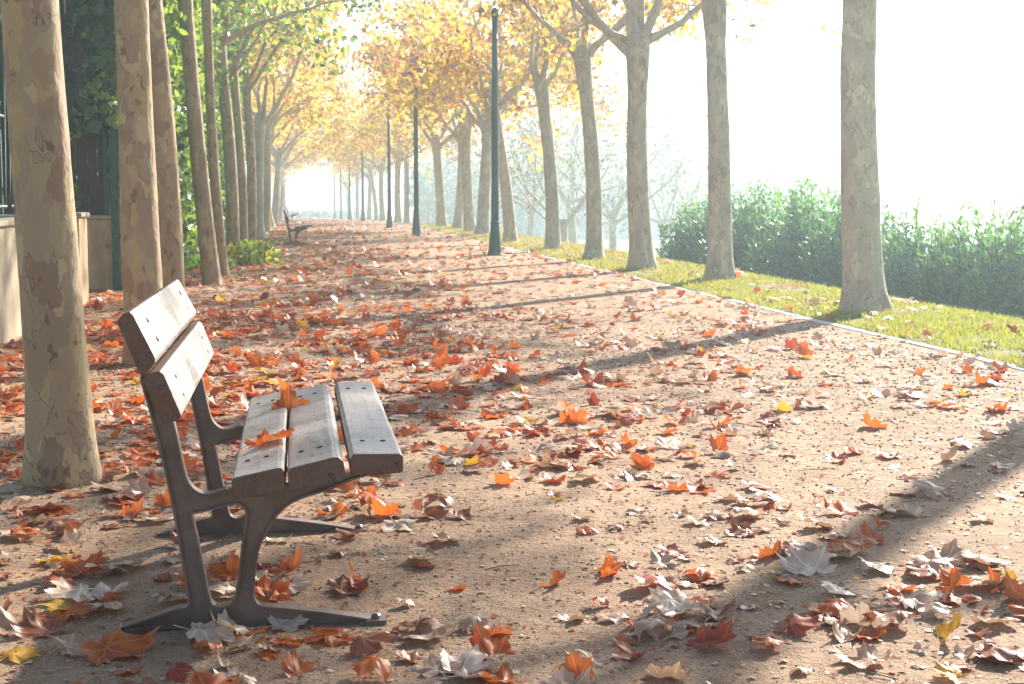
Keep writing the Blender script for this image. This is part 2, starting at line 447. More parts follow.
# ------------------------------------------------------------------ ground, path, kerb
def build_ground():
    xs = [-320, -200, -120, -70, -40, -20, -12, -8, -4, 0, 3, 4.66, 4.7] + list(np.arange(4.9, 10.2, 0.2)) + [11, 13, 17, 24, 35, 50, 80, 120, 200, 320]
    ys = [-60, -30, -10, -2] + list(np.arange(0, 40, 0.5)) + list(np.arange(40, 180, 4)) + [185, 200, 230, 270, 320, 400]
    V = []; F = []
    for y in ys:
        for x in xs:
            z = base_z(y) + side_z(x)
            if x < 4.68: z -= 0.06
            elif x < 12: z += 0.018 * fn(x * 1.5, y * 1.5)
            V.append((x, y, z))
    n = len(xs)
    for j in range(len(ys)-1):
        for i in range(n-1):
            a = j*n+i; F.append((a, a+1, a+n+1, a+n))
    tag(mesh_obj('ground', V, F, M_earth), 'grassy verge and lower park ground beside the sandy avenue', kind='structure')
    # path
    xs = list(np.arange(-9, -2, 0.25)) + list(np.linspace(-2, 4.66, 210))
    ys = [-20, -10, -5, 0, 1]; y = 1.6
    while y < 60: ys.append(y); y *= 1.0072
    ys += list(np.linspace(60.5, 190, 90))
    V = [(x, yy, gz(x, yy)) for yy in ys for x in xs]
    n = len(xs); F = []
    for j in range(len(ys)-1):
        for i in range(n-1):
            a = j*n+i; F.append((a, a+1, a+n+1, a+n))
    tag(mesh_obj('path', V, F, M_sand), 'wide sandy avenue strewn with fallen plane leaves', kind='structure')
    # kerb: one edging made of stones with hairline joints
    mb = MB(); y = 2.0
    while y < 190:
        L_ = 1.0; w0 = 4.655 + 0.03*fn(y*0.35, 0); z = base_z(y+.5) + 0.007 + 0.004*fn(y, 3.3)
        mb.box((w0, y, z-0.25), (w0+0.10, y+L_-0.012, z)); y += L_
    o = mb.build('kerb', M_kerb)
    bv = o.modifiers.new('soft', 'BEVEL'); bv.width = 0.008; bv.segments = 1
    tag(o, 'thin pale concrete kerb between the sandy path and the grass verge', kind='structure')
    # grit
    n = 60000
    Y = 2.6 * (14/2.6) ** nr.random(n); X = nr.uniform(-2.0, 4.6, n)
    r = 0.0016 + 0.006 * nr.random(n)**6; r *= np.clip(Y/5, 0.6, 1.8)
    oct_v = np.array([(1,0,0),(-1,0,0),(0,1,0),(0,-1,0),(0,0,1),(0,0,-1)], float)
    oct_f = np.array([(0,2,4),(2,1,4),(1,3,4),(3,0,4),(2,0,5),(1,2,5),(3,1,5),(0,3,5)])
    Z = np.array([gz(a, b) for a, b in zip(X, Y)])
    J = nr.uniform(0.6, 1.3, (n, 6, 1)) * oct_v[None] * r[:, None, None] * np.array([1, 1, 0.7])
    V = J + np.stack([X, Y, Z + r*0.3], 1)[:, None]
    F = (np.arange(n)*6)[:, None, None] + oct_f[None]
    tag(fast_obj('gravel', V.reshape(-1, 3), F.reshape(-1, 3), M_pebble), 'loose grit and crumbs lying on the sandy path', 'gravel', kind='stuff')
    # grass blades on the verge
    n = 70000
    Y = 8 * (60/8) ** nr.random(n); X = 4.745 + 2.6 * nr.random(n)
    keep = np.array([fn(a*1.3, b*1.3, 9) > -0.28 for a, b in zip(X, Y)]); X, Y = X[keep], Y[keep]; n = len(X)
    h = nr.uniform(0.02, 0.055, n) * (1 + Y/40); wd = nr.uniform(0.003, 0.006, n) * (1 + Y/12)
    a = nr.uniform(0, 2*math.pi, n); lean = nr.uniform(0, 0.7, n); la = nr.uniform(0, 6.28, n)
    Z = np.array([base_z(b) + side_z(a_) for a_, b in zip(X, Y)]) - 0.012
    P = np.stack([X, Y, Z], 1); d = np.stack([np.cos(a), np.sin(a), 0*a], 1)
    tip = P + np.stack([np.cos(la)*lean*h, np.sin(la)*lean*h, h], 1)
    V = np.stack([P - d*wd[:, None], P + d*wd[:, None], tip], 1).reshape(-1, 3)
    F = np.arange(n*3).reshape(-1, 3)
    dry = (nr.random(n) < np.clip(0.25 + (Y-14)/40, 0.2, 0.8)).astype(int)
    tag(fast_obj('grass', V, F, [M_grass, M_dry], dry), 'short yellow green grass on the verge beyond the kerb', 'grass', kind='stuff')
build_ground()

hz = MB(); hz.box((-325, -65, -11), (325, 405, 11.5))
M_hz = bpy.data.materials.new('haze_air'); M_hz.use_nodes = True
M_hz.node_tree.nodes.clear()
vo = M_hz.node_tree.nodes.new('ShaderNodeVolumePrincipled')
vo.inputs['Color'].default_value = (0.70, 0.89, 1.0, 1)
vo.inputs['Density'].default_value = HAZE
vo.inputs['Anisotropy'].default_value = 0.74
mo = M_hz.node_tree.nodes.new('ShaderNodeOutputMaterial')
M_hz.node_tree.links.new(vo.outputs[0], mo.inputs['Volume'])
tag(hz.build('haze', M_hz), 'bright autumn morning haze over the avenue', 'haze', kind='stuff')

# ------------------------------------------------------------------ bench
def smooth_loop(pts, n=4):
    out = []; N_ = len(pts)
    for i in range(N_):
        p0, p1, p2, p3 = (Vector((*pts[(i+k) % N_], 0)) for k in (-1, 0, 1, 2))
        for j in range(n):
            t = j/n
            v = 0.5*((2*p1)+(-p0+p2)*t+(2*p0-5*p1+4*p2-p3)*t*t+(-p0+3*p1-3*p2+p3)*t**3)
            out.append((v.x, v.y))
    return out

def area(p):
    return 0.5*sum(p[i][0]*p[(i+1) % len(p)][1]-p[(i+1) % len(p)][0]*p[i][1] for i in range(len(p)))

def inset(p, d):
    n = len(p); s = 1 if area(p) > 0 else -1; out = []
    for i in range(n):
        a = Vector(p[i-1]); b = Vector(p[(i+1) % n]); t = (b-a).normalized()
        out.append((p[i][0] - t.y*d*s, p[i][1] + t.x*d*s))
    return out

def extrude_poly(mb, outer, holes, y0, y1):
    loops = [outer] + holes
    tri = tessellate_polygon([[Vector((x, z, 0)) for x, z in l] for l in loops])
    pts = [p for l in loops for p in l]; n = len(mb.V); N_ = len(pts)
    mb.V += [(x, y0, z) for x, z in pts] + [(x, y1, z) for x, z in pts]
    for a, b, c in tri:
        mb.F.append((n+a, n+b, n+c)); mb.F.append((n+N_+c, n+N_+b, n+N_+a))
    k = 0
    for l in loops:
        for i in range(len(l)):
            a, b = k+i, k+(i+1) % len(l)
            mb.F.append((n+a, n+b, n+N_+b, n+N_+a))
        k += len(l)

YN = 3.72            # near ends of the planks
YL = 1.5             # plank length
YF = YN + 0.20       # near casting
YB = YN + YL - 0.20  # far casting
B0 = Vector((plane(225, 617, YF)[0], YF, 0))

def P2(pts, Y): return [(plane(x, y, Y)[0]-B0.x, plane(x, y, Y)[1]) for x, y in pts]

def build_bench():
    root = empty('park_bench', B0)
    root.location.z = gz(B0.x, B0.y+0.5)
    dz = root.location.z
    ya, yb = YN-B0.y, YN+YL-B0.y
    slats = [
        ('backrest_slat', [(117,320.5),(122,314.5),(129.6,311.6),(133,315),(155.8,358),(155,363),(149,371),(143,376),(140,374),(118.5,326)]),
        ('backrest_slat', [(143,379),(149.5,373),(160,370.8),(164,374),(181.2,415.5),(180.3,418),(175,421.5),(164,424),(161,421),(144,384)]),
        ('seat_slat', [(231.6,480),(233.4,477.6),(277,467.6),(282.2,467.6),(284.6,471),(286,490),(283,494),(236,499),(231.6,496)]),
        ('seat_slat', [(288,472),(290,468),(333,457.4),(338.5,457.2),(343.4,461),(346,478),(343,481.5),(292,491.5),(288.6,488)]),
        ('seat_slat', [(349.6,459),(353.4,453.8),(400,453.4),(403.6,456),(403.8,470),(401.5,472.6),(354,475.8),(350.4,473)]),
    ]
    for si, (nm, poly) in enumerate(slats):
        pr = [(a, b-dz) for a, b in P2(poly, YN)]
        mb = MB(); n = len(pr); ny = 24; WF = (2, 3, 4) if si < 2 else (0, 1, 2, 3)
        for j in range(ny+1):
            y = ya + (yb-ya)*j/ny
            for k, (x, z) in enumerate(pr):
                wb = 0.0016*fn(x*9+si*5, y*2.3, z*9)+0.0009*fn(x*30, y*11, k)
                mb.V.append((x+wb, y+(0.003*fn(x*20, z*20, j) if j in (0, ny) else 0), z+wb))
        for j in range(ny):
            for k in range(n):
                a = j*n+k; b = j*n+(k+1) % n
                mb.F.append((a, b, b+n, a+n))
        mb.F.append(tuple(range(n))[::-1]); mb.F.append(tuple(ny*n+k for k in range(n)))
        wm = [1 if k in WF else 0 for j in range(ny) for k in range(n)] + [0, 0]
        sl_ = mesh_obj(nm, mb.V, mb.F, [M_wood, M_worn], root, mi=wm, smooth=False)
        bv = sl_.modifiers.new('edge', 'BEVEL'); bv.width = 0.0025; bv.segments = 2; bv.limit_method = 'ANGLE'
        # bolts: two over each casting
        if si == 0: e0, e1 = (3, 4)
        elif si == 1: e0, e1 = (3, 4)
        else: e0, e1 = (1, 2)
        if si < 2: p0, p1 = Vector(pr[3]), Vector(pr[4])
        elif si == 4: p0, p1 = Vector(pr[1]), Vector(pr[2])
        else: p0, p1 = Vector(pr[1]), Vector(pr[2])
        t = (p1-p0).normalized(); nn = Vector((-t.y, t.x))
        if si < 2: nn = Vector((abs(nn.x), nn.y if nn.x > 0 else -nn.y))
        elif nn.y < 0: nn = -nn
        for yy in (YF-B0.y, YB-B0.y):
            for f in (0.27, 0.73):
                c = p0 + (p1-p0)*f
                bm = MB(); c3 = Vector((c.x, yy, c.y)); n3 = Vector((nn.x, 0, nn.y))
                bm.tube([c3-n3*0.004, c3+n3*0.0015, c3+n3*0.003], [0.0075, 0.0075, 0.005], 12)
                bm.build('bolt', M_bolt, sl_, smooth=False)
    # casting
    outer = [(141,378),(152,419),(164,466),(176,524),(185,580),(189,603),
             (176,607),(150,616),(126,624),(119,627.5),(140,628),(194,626),(225,627),(262,624),(300,624),(345,625),(380,627),(388,623),
             (372,617.5),(330,611),(285,606),(262,603.5),(256,599),(254.5,588),(259,551),(268,530),(279,513),(296,500),(329,488.5),(352,479),(366,474.5),
             (364,470),(345,474),(300,482),(262,487),(236,491),(226,487.5),(212,492),(200,491),(190,482),(184.5,466),(175,423),(166,402),(156,384),(146,374)]
    hole = [(193,514),(196,512.5),(214,508.5),(231,503.8),(240,504),(245,510),(245,520),(241,548),(238,576),(234,597),(229,602.5),(221,605),(214.5,603),(211,598),(206,576),(199,541)]
    def cast(Yc):
        mb = MB()
        o2 = [(a, b-dz) for a, b in P2(outer, YF)]; h2 = [(a, b-dz) for a, b in P2(hole, YF)]
        o2 = smooth_loop(o2, 4); h2 = smooth_loop(h2, 4)
        y = Yc-B0.y
        extrude_poly(mb, inset(o2, 0.003), [inset(h2, -0.003)], y-0.0075, y+0.0075)     # web
        extrude_poly(mb, o2, [inset(o2, 0.0062)], y-0.021, y+0.021)                     # flanges round the rim
        extrude_poly(mb, inset(h2, -0.0062), [h2], y-0.021, y+0.021)
        # rib fillets joining web and flange, feet pads
        fp = P2([(121, 627), (386, 625)], YF)
        for (x, z), s_ in zip(fp, (1, -1)):
            mb.box((min(x, x+s_*0.055), y-0.032, -0.014), (max(x, x+s_*0.055), y+0.032, 0.006))
            mb.lathe([(0.013, 0.004), (0.013, 0.014), (0.007, 0.018)], 6, (x+s_*0.026, y))
        o = mb.build('side_frame', M_iron, root)
        bv = o.modifiers.new('edge', 'BEVEL'); bv.width = 0.002; bv.segments = 2; bv.limit_method = 'ANGLE'; bv.angle_limit = R(40)
        return o
    cast(YF); cast(YB)
    return root

bench = build_bench()
GB = 'identical park benches along the left of the avenue'
tag(bench, 'large weathered wooden bench with brown cast iron frames, two leaves on its seat', 'bench', GB)
cm = child_map()
bk = kids_of(bench, cm)
for (px, py, lab) in ((293.5, 245, 'small dark bench seen side on beside the low green bush, far down the path'),
                      (290.5, 222.5, 'tiny faint bench in the haze directly behind another bench')):
    p = at(px, py); c = copy_tree(bench, bk)
    c.location = (p.x, p.y, base_z(p.y)); c.rotation_euler.z = 0
    tag(c, lab, 'bench', GB)

# ------------------------------------------------------------------ trees
def limb_geo(start, az, tilt, length, r0, rs, up=0.35, nsub=6, sub_len=1.4, wob=0.24, y_scale=1.0):
    """returns mesh for limb with its branches and a list of points where leaves hang"""
    mb = MB(); leaves = []
    d = Vector((math.cos(az)*math.sin(tilt), math.sin(az)*math.sin(tilt), math.cos(tilt)))
    pts = [Vector(start)]; n = 12
    for i in range(n):
        d = (d + Vector((rs.uniform(-wob, wob), rs.uniform(-wob, wob), rs.uniform(-wob, wob)*.6 + up*0.18*(0.5-i/n)))).normalized()
        pts.append(pts[-1] + d*length/n)
    rad = [r0*(1-0.85*(i/n)**0.8)*(1+0.25*max(0, 1-i*1.2)) for i in range(n+1)]
    mb.tube(pts, rad, 8)
    for s in range(nsub):
        f = 0.28 + 0.7*(s+rs.random()*0.6)/nsub
        i = min(n-1, int(f*n)); p = pts[i].lerp(pts[i+1], f*n-i) if i+1 <= n else pts[i]
        t = (pts[min(n, i+1)]-pts[max(0, i-1)]).normalized()
        a = rs.uniform(0, 6.28); u = t.orthogonal().normalized(); v = t.cross(u)
        dd = (t*0.75 + (u*math.cos(a)+v*math.sin(a))*0.85 + Vector((0, 0, rs.uniform(-0.25, 0.25)))).normalized()
        L_ = sub_len*(1.15-0.6*f)*rs.uniform(0.7, 1.2); q = [p]; k = 6
        for j in range(k):
            dd = (dd + Vector((rs.uniform(-.2, .2), rs.uniform(-.2, .2), rs.uniform(-.22, .14)))).normalized()
            q.append(q[-1]+dd*L_/k)
        rr = rad[i]*0.42
        mb.tube(q, [max(0.004, rr*(1-0.8*j/k)) for j in range(k+1)], 5)
        leaves += [x.copy() for x in q[2:]]
        for w_ in range(3):
            j = rs.randint(2, k); b = q[j]
            e = (dd*0.5+Vector((rs.uniform(-1, 1), rs.uniform(-1, 1), rs.uniform(-0.9, 0.5)))).normalized()
            tl = rs.uniform(0.35, 0.8); m1 = b+e*tl*0.5; m2 = m1+(e+Vector((0, 0, -0.35))).normalized()*tl*0.5
            mb.tube([b, m1, m2], [0.006, 0.004, 0.0025], 4)
            leaves += [b.lerp(m1, .5), m1, m1.lerp(m2, .5), m2]
    leaves += pts[7:]
    return mb, leaves

LT = np.array([(0, 0, 0), (0, 1.0, 0), (-.16, .62, .05), (-.5, .55, .13), (-.33, .18, .08), (.16, .62, .05), (.5, .55, .13), (.33, .18, .08)], float)
LF = np.array([(0, 1, 2, 4), (2, 3, 4, 4), (0, 7, 5, 1), (5, 7, 6, 6)])
LTRI = np.array([(0, 1, 2), (0, 2, 4), (2, 3, 4), (0, 5, 1), (0, 7, 5), (5, 7, 6)])

def rot_batch(n, g, hang=0.0):
    """random rotation matrices (n,3,3); hang biases the tip downwards"""
    y = g.normal(size=(n, 3)); y[:, 2] -= hang; y /= np.linalg.norm(y, axis=1)[:, None]
    r = g.normal(size=(n, 3)); x = np.cross(y, r); x /= np.linalg.norm(x, axis=1)[:, None]
    z = np.cross(x, y)
    return np.stack([x, y, z], 2)

def leaf_cloud(P, size, g, hang=0.8, tmpl=LT, tri=LTRI, svar=0.35):
    n = len(P); Rm = rot_batch(n, g, hang)
    s = size*g.uniform(1-svar, 1+svar, n)
    V = np.einsum('nij,kj->nki', Rm, tmpl)*s[:, None, None] + P[:, None]
    F = (np.arange(n)*len(tmpl))[:, None, None] + tri[None]
    return V.reshape(-1, 3), F.reshape(-1, 3)

def make_tree(seed, fork=3.5, r0=0.2, lean=(0, 0), limbs=None, nl=2200, mats=(M_cy, M_co, M_cb), mixp=(0.3, 0.4, 0.3),
              size=0.13, length=3.8, fl=1.0, kink=0.06, name='plane_tree', hi=True, spread=0.16, up=0.35, taper=0.22, headk=0.28, bark=None, nsub=8):
    bark = bark or M_bark
    rs = random.Random(seed); g = np.random.default_rng(seed)
    root = empty(name, (0, 0, 0))
    # trunk
    n = 46 if hi else 16; seg = 28 if hi else 12; mb = MB(); pts = []; rad = []
    top = fork + 0.35
    kx, ky = rs.uniform(-kink, kink), rs.uniform(-kink, kink)
    for i in range(n+1):
        t = i/n; z = -0.12 + (top+0.12)*t; zz = max(0, z)
        x = lean[0]*zz/top + kx*math.sin(math.pi*zz/top*1.3); y = lean[1]*zz/top + ky*math.sin(math.pi*zz/top*1.1+0.4)
        pts.append((x, y, z))
        r = r0*(1-taper*zz/top) + fl*0.5*r0*math.exp(-max(0, z)/0.17) * 0.9
        if z > fork-0.5: r *= 1 + headk*min(1, (z-fork+0.5)/0.5)
        if i == n: r *= 0.55
        rad.append(r)
    def rf(i, a):
        z = pts[i][2]
        return (1 + 0.05*fn(math.cos(a)*1.3+seed, math.sin(a)*1.3, z*1.5) + 0.035*fn(math.cos(a)*3, math.sin(a)*3+seed, z*4) + 0.02*fn(math.cos(a)*6, math.sin(a)*6+seed, z*14)
                + 0.10*math.exp(-max(0, z)/0.12)*math.sin(a*5+seed))
    mb.tube(pts, rad, seg, rf)
    mb.build('trunk', bark, root, smooth=True)
    tp = Vector(pts[-2])
    allp = []
    if limbs is None:
        k = rs.choice((5, 6)); off = rs.uniform(0, 6.28)
        limbs = [(off+i*6.283/k+rs.uniform(-.3, .3), R(rs.uniform(26, 66)), length*rs.uniform(0.8, 1.15)) for i in range(k)]
    for (az, tilt, ln) in limbs:
        st = tp + Vector((math.cos(az)*r0*0.35, math.sin(az)*r0*0.35, rs.uniform(-0.3, 0.02)))
        lb, lv = limb_geo(st, az, tilt, ln, r0*rs.uniform(0.40, 0.52), rs, nsub=nsub, up=up)
        lb.build('limb', bark, root, smooth=True)
        allp += lv
    A = np.array([tuple(p) for p in allp])
    idx = g.integers(0, len(A), nl)
    # clumping: a few favoured twigs carry more leaves
    fav = g.integers(0, len(A), max(6, len(A)//6)); pick = g.random(nl) < 0.55
    idx[pick] = fav[g.integers(0, len(fav), pick.sum())]
    P = A[idx] + g.normal(scale=spread, size=(nl, 3))*np.array([1, 1, 1.0])
    V, F = leaf_cloud(P, size, g)
    # colour by clump so light and dark masses read
    cl = np.array([fn(p[0]*1.1+seed, p[1]*1.1, p[2]*1.1) for p in P]) + g.normal(scale=0.22, size=nl)
    q = np.argsort(np.argsort(cl))/nl
    mi = np.where(q < mixp[0], 0, np.where(q < mixp[0]+mixp[1], 1, 2))
    fast_obj('crown', V, F, list(mats), np.repeat(mi, len(LTRI)), parent=root)
    return root

def g_right(px, py, dx=0):  # base on the verge
    return at(px, py)

GR = 'plane trees in a row on the grass verge'
GL = 'plane trees lining the left side of the avenue'
def az(d): return R(d)
# right row: the near ones have limbs placed like the photograph's
def world_az(a): return a
right_special = [
    # px, py, radius, fork, lean(x,y), limbs, leaves, label
    (865, 311, 0.190, 3.95, (-0.16, 0.0), None, 1100, 'thick pale trunk on the grass before the oleander hedge, rightmost of all'),
    (720, 279, 0.165, 3.62, (-0.10, 0.1), [(R(-4), R(62), 4.2), (R(170), R(50), 3.9), (R(60), R(35), 3.6), (R(240), R(35), 3.4), (R(120), R(18), 3.6), (R(320), R(48), 2.9)], 1300,
     'plane tree before the hedge, its limb reaching out to the right'),
    (643, 269, 0.180, 3.25, (-0.12, 0.1), [(R(178), R(56), 4.6), (R(5), R(60), 3.4), (R(150), R(20), 3.6), (R(60), R(10), 3.8), (R(30), R(26), 3.6), (R(100), R(27), 3.4), (R(200), R(66), 2.6)], 850,
     'plane tree with a wide fan of thick limbs just left of the hedge'),
    (594, 259, 0.152, 3.45, (-0.16, 0.2), None, 1300, 'slim straight tree standing first to the left of the fan-limbed one'),
    (553, 250, 0.150, 3.3, (-0.22, 0.1), None, 1600, 'slender grey tree midway between the big fan-limbed one and the nearest lamp post'),
]
for i, (px, py, r0, fork, lean, limbs, nl, lab) in enumerate(right_special):
    t = make_tree(100+i, fork, r0, lean, limbs, nl, mixp=(0.4, 0.35, 0.25), length=3.7, nsub=6 if i < 2 else 8)
    p = at(px, py); t.location = (p.x, p.y, gz(p.x, p.y))
    if i == 4: t.rotation_euler.z = 0
    tag(t, lab, 'tree', GR)

def copy_to(src, kids, loc, rz, sc, label, group, cat='tree'):
    c = copy_tree(src, kids); c.location = loc; c.rotation_euler = (0, 0, rz); c.scale = (sc[0], sc[0], sc[1])
    tag(c, label, cat, group); return c

# row continues beside and behind the camera (it throws the bands of shade on the path)
tA = make_tree(131, 3.6, 0.17, (-0.1, 0), None, 1000, length=3.8, nsub=6)
tA.location = (5.75, 9.35, gz(5.75, 9.35)); tag(tA, 'plane tree nearest the camera on the verge, shading the near path', 'tree', GR)

TM = [make_tree(201, 3.15, 0.16, (-0.25, 0), None, 4300, mixp=(0.7, 0.22, 0.08), hi=False, length=4.3, size=.14, spread=.26),
      make_tree(202, 3.35, 0.15, (0.1, 0.1), None, 4000, mixp=(0.7, 0.22, 0.08), hi=False, length=4.3, size=.14, spread=.26),
      make_tree(233, 3.0, 0.165, (-0.05, -0.2), None, 3600, mixp=(0.5, 0.4, 0.25), hi=False, length=4.3, size=.14, spread=.26),
      make_tree(244, 3.2, 0.15, (-0.4, 0.1), None, 2900, mixp=(0.4, 0.45, 0.3), hi=False, length=4.6, size=.14, spread=.26)]
cm = child_map(); TK = [kids_of(t, cm) for t in TM]
M_mg = leaf_mat('park_leaf_olive', (0.2, 0.23, 0.18), (0.32, 0.34, 0.26), 0.5, False)
TM.append(make_tree(205, 3.0, 0.16, (0.1, -0.1), None, 700, mats=(M_mg, M_mg, M_mg), mixp=(0.5, 0.4, 0.1), hi=False, length=4.2, size=.15, spread=.34, name='park_tree'))
TK.append(kids_of(TM[4], child_map()))
used = [False]*5
def put(k, loc, rz, sc, label, group):
    if not used[k]:
        used[k] = True; t = TM[k]; t.location = loc; t.rotation_euler = (0, 0, rz); t.scale = (sc[0], sc[0], sc[1]); tag(t, label, 'tree', group); return t
    return copy_to(TM[k], TK[k], loc, rz, sc, label, group)

# remaining right row: (px of base, distance, template, spin, scale r/z)
rr = [(513, 36.5, 3, 0.2, 1.05, 1.0, 'thick grey leaning trunk immediately right of the nearest lamp post'),
      (484, 44, 2, 1.0, 1.15, 1.05, 'bluish trunk touching the left side of the nearest lamp post'),
      (472, 47.5, 1, 2.2, 1.2, 1.02, 'stout pale trunk, second to the left of the nearest lamp post'),
      (458.5, 52, 0, 3.5, 0.95, 1.0, 'narrower pale trunk, third to the left of the nearest lamp post'),
      (443, 57, 2, 4.4, 1.15, 1.05, 'pale broad trunk standing nearest the second lamp post, on its right'),
      (408, 72, 1, 0.7, 1.0, 1.0, 'hazy trunk close on the left of the second lamp post'),
      (400, 78, 3, 1.7, 1.2, 1.0, 'hazy bluish trunk midway between the second and third lamp posts'),
      (384.5, 92, 0, 5.1, 1.1, 1.0, 'faint trunk hidden partly behind the third lamp post'),
      (378, 101, 3, 0.0, 1.0, 1.05, 'faint leaning trunk just left of the third lamp post'),
      (371, 112, 2, 2.9, 1.1, 1.05, 'faint trunk between the third and fourth lamp posts'),
      (359, 132, 1, 4.0, 1.25, 1.1, 'very faint trunk in haze just left of the fourth lamp post'),
      (351, 152, 2, 5.5, 1.3, 1.1, 'palest far trunk of the verge row, lost in bright haze')]
for px, Y, k, rz, a, b, lab in rr:
    X = (px-299)/FPX*Y
    put(k, (X, Y, base_z(Y)+max(0, side_z(X))), rz, (a, b), lab, GR)

# left row
left_special = [
    (64, 481, 0.125, 3.3, (-0.135, -0.1), 300, 'big mottled plane trunk at the left edge, right behind the near bench', 0.5, 0.02),
    (146, 363, 0.135, 3.3, (-0.06, 0.0), 300, 'mottled brown plane trunk rising behind the near bench backrest', 0.3, 0.03),
    (174, 334, 0.108, 3.4, (-0.17, 0.0), 300, 'tan plane trunk close behind the mottled brown one beside the bench', 0.3, 0.03),
    (212, 284, 0.118, 3.9, (-0.33, 0.1), 350, 'slim grey tree leaning left in front of the green hedge', 0.25, 0.02),
    (223, 276, 0.085, 3.9, (-0.20, 0.1), 350, 'thin trunk half hidden behind the slim leaning grey tree', 0.25, 0.04),
]
for i, (px, py, r0, fork, lean, nl, lab, fl, kk) in enumerate(left_special):
    t = make_tree(300+i, fork, r0, lean, None, nl, mats=(M_cy, M_co, M_cg), mixp=(0.3, 0.4, 0.3), fl=fl, kink=kk, length=3.2, taper=0.3, bark=M_barkw)
    p = at(px, py); t.location = (p.x, p.y, gz(p.x, p.y)); tag(t, lab, 'tree', GL)
ll = [(236, 27.5, 1, 0.4, 0.85, 1.0, 'grey trunk against the far end of the green hedge, left one of a close pair'),
      (246, 31.5, 3, 2.4, 0.75, 1.0, 'slim brown trunk, right one of the close pair by the low bush'),
      (253.5, 36, 0, 1.1, 0.85, 1.0, 'bluish trunk standing behind the low green bush'),
      (261, 43, 2, 3.0, 1.0, 1.05, 'warm brown trunk nearest to the left of the far bench'),
      (268, 52, 1, 5.0, 1.0, 1.05, 'pale trunk second beyond the far bench on the left side'),
      (272.5, 61, 0, 0.3, 1.1, 1.0, 'pale hazy trunk third beyond the far bench on the left side'),
      (276, 71, 3, 4.2, 1.1, 1.0, 'pale hazy trunk fourth beyond the far bench on the left side'),
      (278.5, 82, 2, 1.9, 1.2, 1.05, 'faint trunk fifth beyond the far bench on the left side'),
      (280.5, 95, 0, 2.6, 1.2, 1.05, 'faint trunk sixth beyond the far bench on the left side'),
      (282.5, 110, 1, 3.9, 1.2, 1.1, 'very faint trunk seventh beyond the far bench on the left side'),
      (287.5, 138, 0, 0.9, 0.9, 1.1, 'thin isolated faint trunk at the bright far end of the avenue')]
for i, (px, Y, k, rz, a, b, lab) in enumerate(ll):
    X = (px-298)/FPX*Y
    if i < 3:
        t = make_tree(350+i, 3.8, 0.125 if i != 1 else 0.1, (rng.uniform(-.3, 0), 0.1), None, 1500, mats=(M_cy, M_hy, M_cg), mixp=(0.25, 0.35, 0.4), fl=.3, length=3.2, taper=.25, bark=M_barkw, hi=False)
        t.location = (X, Y, 0); tag(t, lab, 'tree', GL); continue
    put(k, (X, Y, base_z(Y)), rz, (a, b), lab, GL)

# misty park trees below the verge
GM = 'misty trees in the park below the avenue'
mt = [(692, 95, 1.3, 'misty bare tree behind the top of the oleander hedge, left end'),
      (668, 70, 1.0, 'misty tree between the fan-limbed plane and the hedge'),
      (618, 62, 1.15, 'bluish misty tree seen between the slim straight tree and the fan-limbed plane'),
      (577, 75, 1.5, 'bluish misty tree just left of the slim straight plane'),
      (566, 56, 1.0, 'thin misty tree between the slender grey plane and the slim straight one'),
      (530, 80, 1.4, 'misty tree filling the gap right of the leaning grey trunk'),
      (604, 120, 1.7, 'large faint tree far down in the park between two verge trunks'),
      (648, 140, 1.8, 'large faint rounded tree far behind the fan-limbed plane'),
      (745, 175, 1.5, 'faint grey tree top just above the hedge, left one'),
      (800, 190, 1.4, 'faint grey tree top just above the hedge beside the thick pale trunk'),
      (545, 130, 1.7, 'faint tree low in the haze behind the slender grey plane'),
      (505, 110, 1.5, 'faint tree in haze behind the nearest lamp post'),
      (430, 120, 1.5, 'faint tree in haze between the second lamp post and the pale broad trunk'),
      (590, 165, 2.0, 'very faint far park tree low between the two slim verge trunks'),
      (630, 185, 2.1, 'very faint far park tree directly left of the fan-limbed plane'),
      (675, 170, 1.9, 'very faint far park tree above the left tip of the hedge'),
      (715, 200, 1.7, 'very faint far park tree behind the limb-bearing plane'),
      (775, 210, 1.6, 'palest park tree top over the middle of the hedge'),
      (835, 215, 1.6, 'palest park tree top touching the thick pale trunk'),
      (560, 200, 2.2, 'palest far park tree beyond the slender grey plane'),
      (518, 180, 2.0, 'palest far park tree right of the nearest lamp post')]
for i, (px, Y, sc, lab) in enumerate(mt):
    X = (px-298)/FPX*Y
    put(4, (X, Y, base_z(Y)+side_z(X)-0.2-sc*0.9), i*1.3, (sc, sc*0.95), lab, GM)

# far woodland and the low hedge that closes the avenue
def far_mass(name, label, kind, x0, x1, y0, y1, zf, n, size, seed, cat=None):
    g = np.random.default_rng(seed); P = []
    while len(P) < n:
        x, y = g.uniform(x0, x1), g.uniform(y0, y1); zb = base_z(y)+side_z(x); top = zf(x)
        P.append((x, y, zb + (top-zb)*g.random()**0.8))
    V, F = leaf_cloud(np.array(P), size, g)
    o = fast_obj(name, V, F, [M_mg])
    tag(o, label, cat, kind=kind); return o
far_mass('far_woods', 'pale blue grey woodland far down beyond the verge', 'stuff', 13, 62, 150, 175,
         lambda x: 2.0+3.5*max(0, fn(x*0.16, 4))+2.2*fn(x*0.5, 9)*(x < 60)+(2.5 if x < 32 else 0), 15000, 0.75, 61, 'woodland')
far_mass('low_hedge', 'very faint low hedge closing the bright far end of the avenue', 'thing', -14, 12, 192, 194,
         lambda x: base_z(193)+0.95+0.15*fn(x*0.8, 2), 2600, 0.3, 62, 'hedge')

